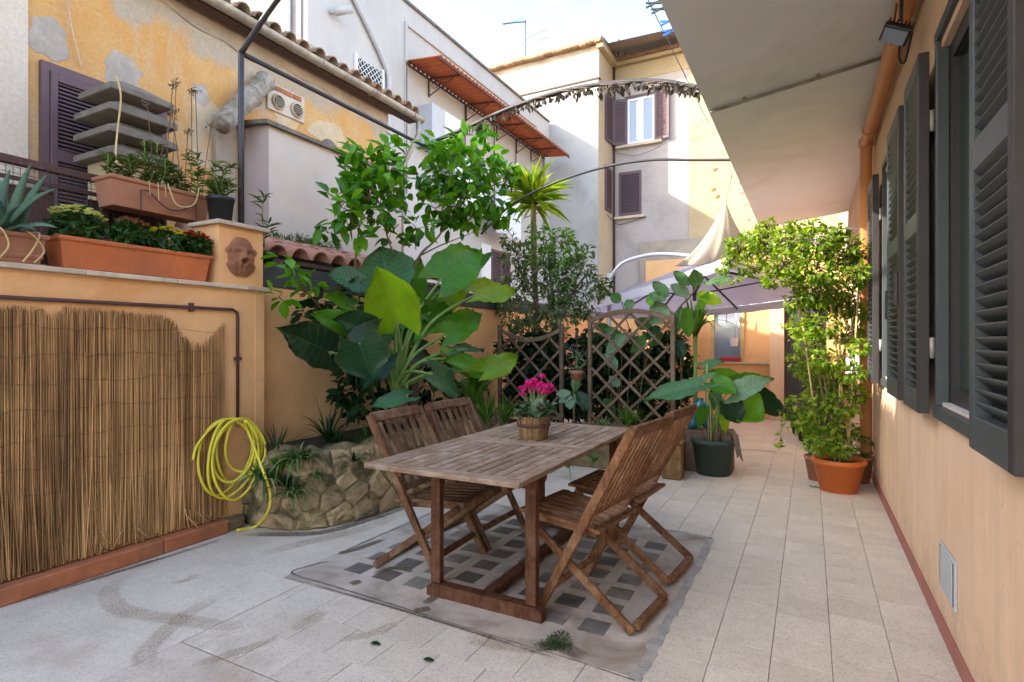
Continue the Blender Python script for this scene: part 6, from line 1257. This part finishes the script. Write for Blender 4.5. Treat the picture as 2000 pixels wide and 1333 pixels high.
# ------------------------------------------------------------------ climber in the orange pot
op = pot('orange_pot', 'bright orange plastic pot holding the climber by the right wall', 'pot', (.235, 6.05, 0), .155, .215, .30, 'orangepot', rim=.03)
cl = T('climber', 'sunlit leafy climber on bamboo canes spreading under the balcony', 'climber', (.235, 6.05, .26))
bush(cl, pxblobs([(1450, 482, 32), (1495, 470, 34), (1545, 470, 36), (1600, 474, 38), (1650, 490, 36), (1468, 520, 24), (1530, 515, 36), (1590, 525, 38), (1650, 545, 34), (1430, 505, 18), (1590, 575, 34), (1640, 595, 32), (1555, 590, 22), (1600, 635, 34), (1650, 650, 28), (1580, 672, 26), (1620, 705, 30), (1658, 728, 24), (1604, 760, 30), (1645, 790, 30), (1612, 822, 32), (1650, 842, 26), (1605, 862, 28), (1640, 870, 24), (1480, 455, 18), (1590, 440, 14), (1680, 530, 18), (1510, 545, 20), (1560, 545, 26), (1565, 640, 22), (1672, 610, 20), (1570, 720, 24), (1675, 680, 20), (1565, 790, 24), (1672, 770, 20), (1575, 830, 24), (1620, 585, 30), (1630, 745, 30), (1410, 525, 12), (1500, 440, 14), (1550, 440, 14), (1640, 450, 14)], Y=6.02, jit=.32, fl=.7), L['climb'], .058, .038, 300, 'ivy', 'foliage', twigs=MAT['twig'], droop=.35)
for a, b in (((1662, 900), (1618, 560)), ((1604, 905), (1556, 545)), ((1640, 905), (1640, 600)), ((1655, 900), (1680, 520))): part('cane', MAT['cane'], cl, lambda m: m.tube([at(*a, Y=6.0), at(*b, Y=6.05)], .009, 7), True)
part('stems', MAT['twig'], cl, lambda m: [m.tube(spline([(.235 + random.uniform(-.08, .08), 6.05, .25), at(1625 + random.uniform(-30, 40), 720, Y=6.05), at(1600 + random.uniform(-40, 60), 560, Y=6.05), at(1500 + random.uniform(-60, 150), 480, Y=6.0)], 6), .006, 5) for _ in range(9)], True, kind='stuff')
P = []; m = MB()
for (x0, y0, x1, y1, n) in ((1530, 800, 1522, 880, 26), (1450, 540, 1400, 560, 16), (1560, 600, 1530, 640, 20), (1560, 690, 1535, 700, 14)):
    a = at(x0, y0, Y=6.0); b = at(x1, y1, Y=5.95); m.tube([a, b], .003, 4)
    for k in range(n): q = a.lerp(b, random.random()); P.append(tuple(q + Vector((random.gauss(0, .02), random.gauss(0, .02), 0))))
m.tube(spline([at(1610, 790, Y=6.02), at(1560, 770, Y=6.0), at(1530, 800, Y=6.0)], 5), .003, 4); m.build('trailing_stems', MAT['twig'], cl, kind='stuff'); scatter('trailing_leaves', L['climb'], cl, P, rand_dirs(len(P)) - np.array([0, 0, .5]), rand_dirs(len(P)) + np.array([0, 0, .5]), .055, .04, 'ivy')
for (x, y, r, h, mt, nm, lab) in ((.07, 6.42, .12, .24, 'browner', 'clay_pot', 'brown clay pot half hidden left of the orange pot'), (.44, 6.50, .11, .26, 'browner', 'clay_pot', 'brown clay pot against the wall behind the orange pot')):
    q = pot(nm, lab, 'pot', (x, y, 0), r * .7, r, h, mt, 'pots beside the climber'); bush(q, [((x, y, h + .1), (r, r, .13), 1)], L['grass'], .06, .03, 90, 'ivy', twigs=MAT['stemgreen'])
for k, (px, py, lab) in enumerate(((1570, 862, 'small black nursery pot of greenery left of the climber'), (1590, 870, 'second black nursery pot nearest the climber'), (1557, 848, 'farthest black nursery pot along the path'))):
    c = at(px, py, Z=0); q = pot('nursery_pot', lab, 'pot', (c.x, c.y, 0), .06, .085, .15, 'blackpot', 'nursery pots along the wall', rim=.012, n=18); bush(q, [((c.x, c.y, .30), (.16, .16, .17), 1)], L['grass'], .06, .035, 200, 'ivy', twigs=MAT['stemgreen'])
# wire rack with lantern on the right wall
wr_ = T('wire_rack', 'white wire rack with cables on the right wall behind the climber', 'rack', (XR - .06, 7.1, 1.2))
part('grid', MAT['whiteframe'], wr_, lambda m: [m.bar((XR - .05, 6.75 + k * .07, 1.0), (XR - .05, 6.75 + k * .07, 2.25), .006, .006) for k in range(13)] + [m.bar((XR - .045, 6.72, 1.0 + k * .1), (XR - .045, 7.62, 1.0 + k * .1), .006, .006) for k in range(13)], kind='stuff')
part('shelf', MAT['whiteframe'], wr_, lambda m: m.box((XR - .22, 6.75, 1.05), (XR - .055, 7.05, 1.07))); part('cables', MAT['iron'], wr_, lambda m: [m.tube([(XR - .10 - .02 * k, 6.75 + .14 * math.cos(t), 2.25 + .17 * math.sin(t)) for t in np.linspace(0, 6.28, 16)], .007, 5) for k in range(3)], True); part('bike_ring', MAT['alum'], wr_, lambda m: [m.tube([(XR - .20 - .12 * k, 7.0 + .10 * math.cos(t), 2.45 + .10 * math.sin(t)) for t in np.linspace(0, 6.28, 16)], .010, 6) for k in range(2)], True)
ln = solo('white_lantern', MAT['whiteframe'], (XR - .14, 6.85, 1.07), MB().lathe([(.05, 0), (.075, .05), (.08, .12), (.05, .20), (.02, .23)], (XR - .14, 6.88, 1.071), 14).tube([(XR - .18, 6.88, 1.27), (XR - .16, 6.88, 1.42), (XR - .12, 6.88, 1.42), (XR - .10, 6.88, 1.27)], .005, 5), 'small white lantern on the wire rack', 'lantern', smooth=True)

# ------------------------------------------------------------------ cantilever parasol, sail
um = T('cantilever_parasol', 'large lilac-grey cantilever parasol over the rear terrace', 'parasol', (-2.6, 9.6, 0))
C = [Vector((-3.75, 9.3, 2.0)), Vector((-.88, 7.28, 2.40)), Vector((.44, 9.2, 2.10)), Vector((-2.58, 10.9, 1.96))]; apx = Vector((-1.6, 9.15, 2.62))
def canopy(m):
    for k in range(4):
        a, b = C[k], C[(k + 1) % 4]
        m.grid(lambda u, v: apx.lerp(a.lerp(b, v), u) + Vector((0, 0, -.05 * math.sin(math.pi * v) * u * u - .04 * math.sin(math.pi * u))), 8, 8)
cp = part('canopy', MAT['lilac'], um, canopy, True)
def val(m):
    for k in range(4):
        a, b = C[k], C[(k + 1) % 4]; m.grid(lambda u, v: a.lerp(b, u) + Vector((0, 0, -.05 * math.sin(math.pi * u) + .012 - .13 * v + .006 * math.sin(u * 40))) + (a.lerp(b, u) - apx).normalized() * .012, 24, 2)
part('valance', MAT['valance'], um, val, True)
for k in range(4):
    a, b = C[k], C[(k + 1) % 4]; part('rib', MAT['iron'], um, lambda m: m.bar(apx - Vector((0, 0, .06)), a - Vector((0, 0, .05)), .025, .03)); part('rib', MAT['iron'], um, lambda m: m.bar(apx - Vector((0, 0, .06)), a.lerp(b, .5) - Vector((0, 0, .10)), .018, .025)); part('strut', MAT['iron'], um, lambda m: m.bar(apx - Vector((0, 0, .5)), apx.lerp(a, .5) - Vector((0, 0, .08)), .018, .02))
part('hub', MAT['iron'], um, lambda m: m.tube([apx - Vector((0, 0, .60)), apx + Vector((0, 0, .06))], .03, 10)); pb = at(1190, 610, Y=8.9)
part('post', MAT['pvc'], um, lambda m: m.tube([(pb.x, 8.9, 0), (pb.x, 8.9, 2.5)], .035, 12), True); part('arm', MAT['alum'], um, lambda m: m.tube(spline([(pb.x, 8.9, 2.40), at(1215, 515, Y=8.92), at(1260, 500, Y=9.0), at(1305, 497, Y=9.1), (apx.x, apx.y, 2.72)], 6), .032, 10), True); part('drop_hook', MAT['iron'], um, lambda m: m.bar((apx.x, apx.y, 2.78), (apx.x, apx.y, 2.60), .05, .05)); part('base', MAT['concrete'], um, lambda m: m.box((pb.x - .4, 8.5, 0), (pb.x + .4, 9.3, .08), .01))
sA, sB, sC = at(1418, 396, Y=7.6), at(1318, 520, Y=8.6), at(1470, 470, Y=8.2)
sl = MB().grid(lambda u, v: sA.lerp(sB.lerp(sC, v), u) + Vector((.10, -.12, -.16)) * math.sin(math.pi * v) * u * .9 + Vector((0, 0, -.12)) * math.sin(math.pi * u) + Vector((.015, .015, 0)) * math.sin(v * 22) * u, 14, 22)
so = solo('shade_sail', MAT['sail'], tuple(sB), sl, 'cream triangular shade sail tied up to the balcony edge', 'shade sail', smooth=True); solidify(so, .003)
solo('sail_rope', MAT['sail'], tuple(sA), MB().tube([sA, at(1430, 340, X=SO - .01)], .006, 5), 'thin pale rope holding up the shade sail', 'rope')
hk = T('balcony_hooks', 'bent wire hooks along the balcony edge', 'hooks', (SO, 7.5, 3.3))
for (x, y) in ((1452, 355), (1455, 375), (1462, 398), (1468, 427)): part('hook', MAT['iron'], hk, lambda m: m.tube(spline([at(x, y, X=SO - .005), at(x, y, X=SO - .005) + Vector((-.05, 0, -.01)), at(x, y, X=SO - .005) + Vector((-.04, .05, -.02)), at(x, y, X=SO - .005) + Vector((0, .05, -.01))], 5), .005, 5), True)

# ------------------------------------------------------------------ pergola pipes
pg = T('pergola_frame', 'dark iron pipe pergola arching over the patio', 'pergola', (-3.95, 2.95, 2.27)); px_ = -3.97
part('post', MAT['iron'], pg, lambda m: m.tube([(px_, 2.93, 2.276), (px_, 2.93, 3.66)], .023, 10), True); part('long_bar', MAT['iron'], pg, lambda m: m.tube([(px_, 2.93, 3.66), (px_, 5.35, 3.66), (px_, 6.7, 3.62)], .020, 10), True)
part('arch', MAT['iron'], pg, lambda m: m.tube(spline([(px_, 2.93, 3.66), (-3.4, 2.93, 4.05), (-2.5, 2.93, 4.35), (-1.6, 2.93, 4.25), (SO - .01, 2.93, 3.62)], 8), .022, 10), True)
part('arch', MAT['iron'], pg, lambda m: m.tube(spline([(px_, 5.31, 3.66), at(915, 248, Y=5.31), at(1000, 210, Y=5.31), at(1100, 178, Y=5.31), at(1200, 162, Y=5.31), at(1300, 160, Y=5.31), (SO - .005, 5.31, 3.62)], 8), .022, 10), True)
part('arch', MAT['iron'], pg, lambda m: m.tube(spline([(px_, 6.6, 2.85), at(1000, 400, Y=6.6), at(1085, 357, Y=6.6), at(1180, 327, Y=6.6), at(1270, 313, Y=6.6), at(1350, 313, Y=6.6), (SO - .005, 6.6, 3.38)], 8), .016, 8), True)
dv = T('dried_vine', 'dead grey vine leaves hanging along the middle pergola arch', 'vine', (-2.5, 5.3, 3.7)); pts = spline([at(880, 262, Y=5.31), at(1000, 213, Y=5.31), at(1100, 180, Y=5.31), at(1200, 164, Y=5.31), at(1300, 162, Y=5.31), at(1368, 172, Y=5.31)], 30)
part('dead_stem', MAT['barkwood'], dv, lambda m: [m.tube([p + Vector((.012 * math.sin(i * .35 + s_), .02 * math.sin(i * .25 + s_), .012 * math.cos(i * .3 + s_))) for i, p in enumerate(pts)], .008, 5) for s_ in (0, 2.1)], True)
P = []
for i in range(400): q = random.choice(pts); k = 1.0 if random.random() < .75 else 1.6; P.append(tuple(q + Vector((random.gauss(0, .03), random.gauss(0, .02), -abs(random.gauss(0, .028)) * k))))
scatter('dead_leaves', L['dry'], dv, P, rand_dirs(len(P)) * .55 + np.array([0, 0, -1.]), rand_dirs(len(P)), rng.uniform(.035, .085, len(P)), rng.uniform(.015, .045, len(P)), 'oval')
# clothes line with pegs above the balcony edge
ln_ = T('clothes_line', 'twin clothes line wires beyond the balcony edge', 'clothes line', (-.95, 3.9, 3.7))
for k, x in enumerate((-.90, -.985)): part('wire', MAT['iron'], ln_, lambda m: m.tube([(x, 2.0, 3.78), (x, 4.0, 3.735), (x, 6.5, 3.78)], .004, 4))
for k, (px, py, mt) in enumerate(((1276, 6, 'iron'), (1286, 18, 'iron'), (1303, 42, 'blued'), (1308, 62, 'blued'))):
    c = at(px, py, X=-.93); o = solo('clothes_peg', MAT[mt], tuple(c), MB().bar(c + Vector((-.05, 0, -.02)), c + Vector((.05, .012, .012)), .014, .010).bar(c + Vector((-.05, .0, .012)), c + Vector((.05, .012, -.008)), .014, .010), ('topmost dark clothes peg at the picture edge', 'second dark clothes peg below the top edge', 'upper blue clothes peg on the wire', 'lower blue clothes peg nearest the roof')[k], 'clothes peg', 'clothes pegs')
# fallen leaves on the floor
for k, (px, py, lab) in enumerate(((825, 1291, 'single dark fallen leaf on the pale floor in front'), (1590, 953, 'small green fallen sprig beside the orange pot'), (722, 1259, 'brown spot-like fallen leaf on the left floor'))):
    c = at(px, py, Z=0); o = scatter('fallen_leaf', L['dark'] if k != 1 else L['grass'], None, [(c.x + random.uniform(-.03, .03) * (k == 1) * j, c.y + .02 * j * (k == 1), .006) for j in range(3 if k == 1 else 1)], [(1, .4 - .6 * j, .05) for j in range(3 if k == 1 else 1)], np.tile([0, 0, 1.], (3 if k == 1 else 1, 1)), .055, .03, 'oval', kind=None, org=(c.x, c.y, 0)); tag(o, lab, 'leaf', 'fallen leaves')
mt_ = T('moss_tuft', 'small green moss tuft at the front edge of the glass block panel', 'moss', tuple(at(1082, 1252, Z=0))); bush(mt_, [(tuple(at(x, y, Z=.005)), (.045, .045, .012), 1) for x, y in ((1072, 1258), (1085, 1250), (1095, 1243), (1080, 1262), (1098, 1256))], L['mum'], .014, .004, 110, 'blade', 'moss_blades', droop=-.4)
scene.cycles.max_bounces = 7; scene.cycles.diffuse_bounces = 4; scene.cycles.glossy_bounces = 3; scene.cycles.transmission_bounces = 3; scene.cycles.transparent_max_bounces = 6
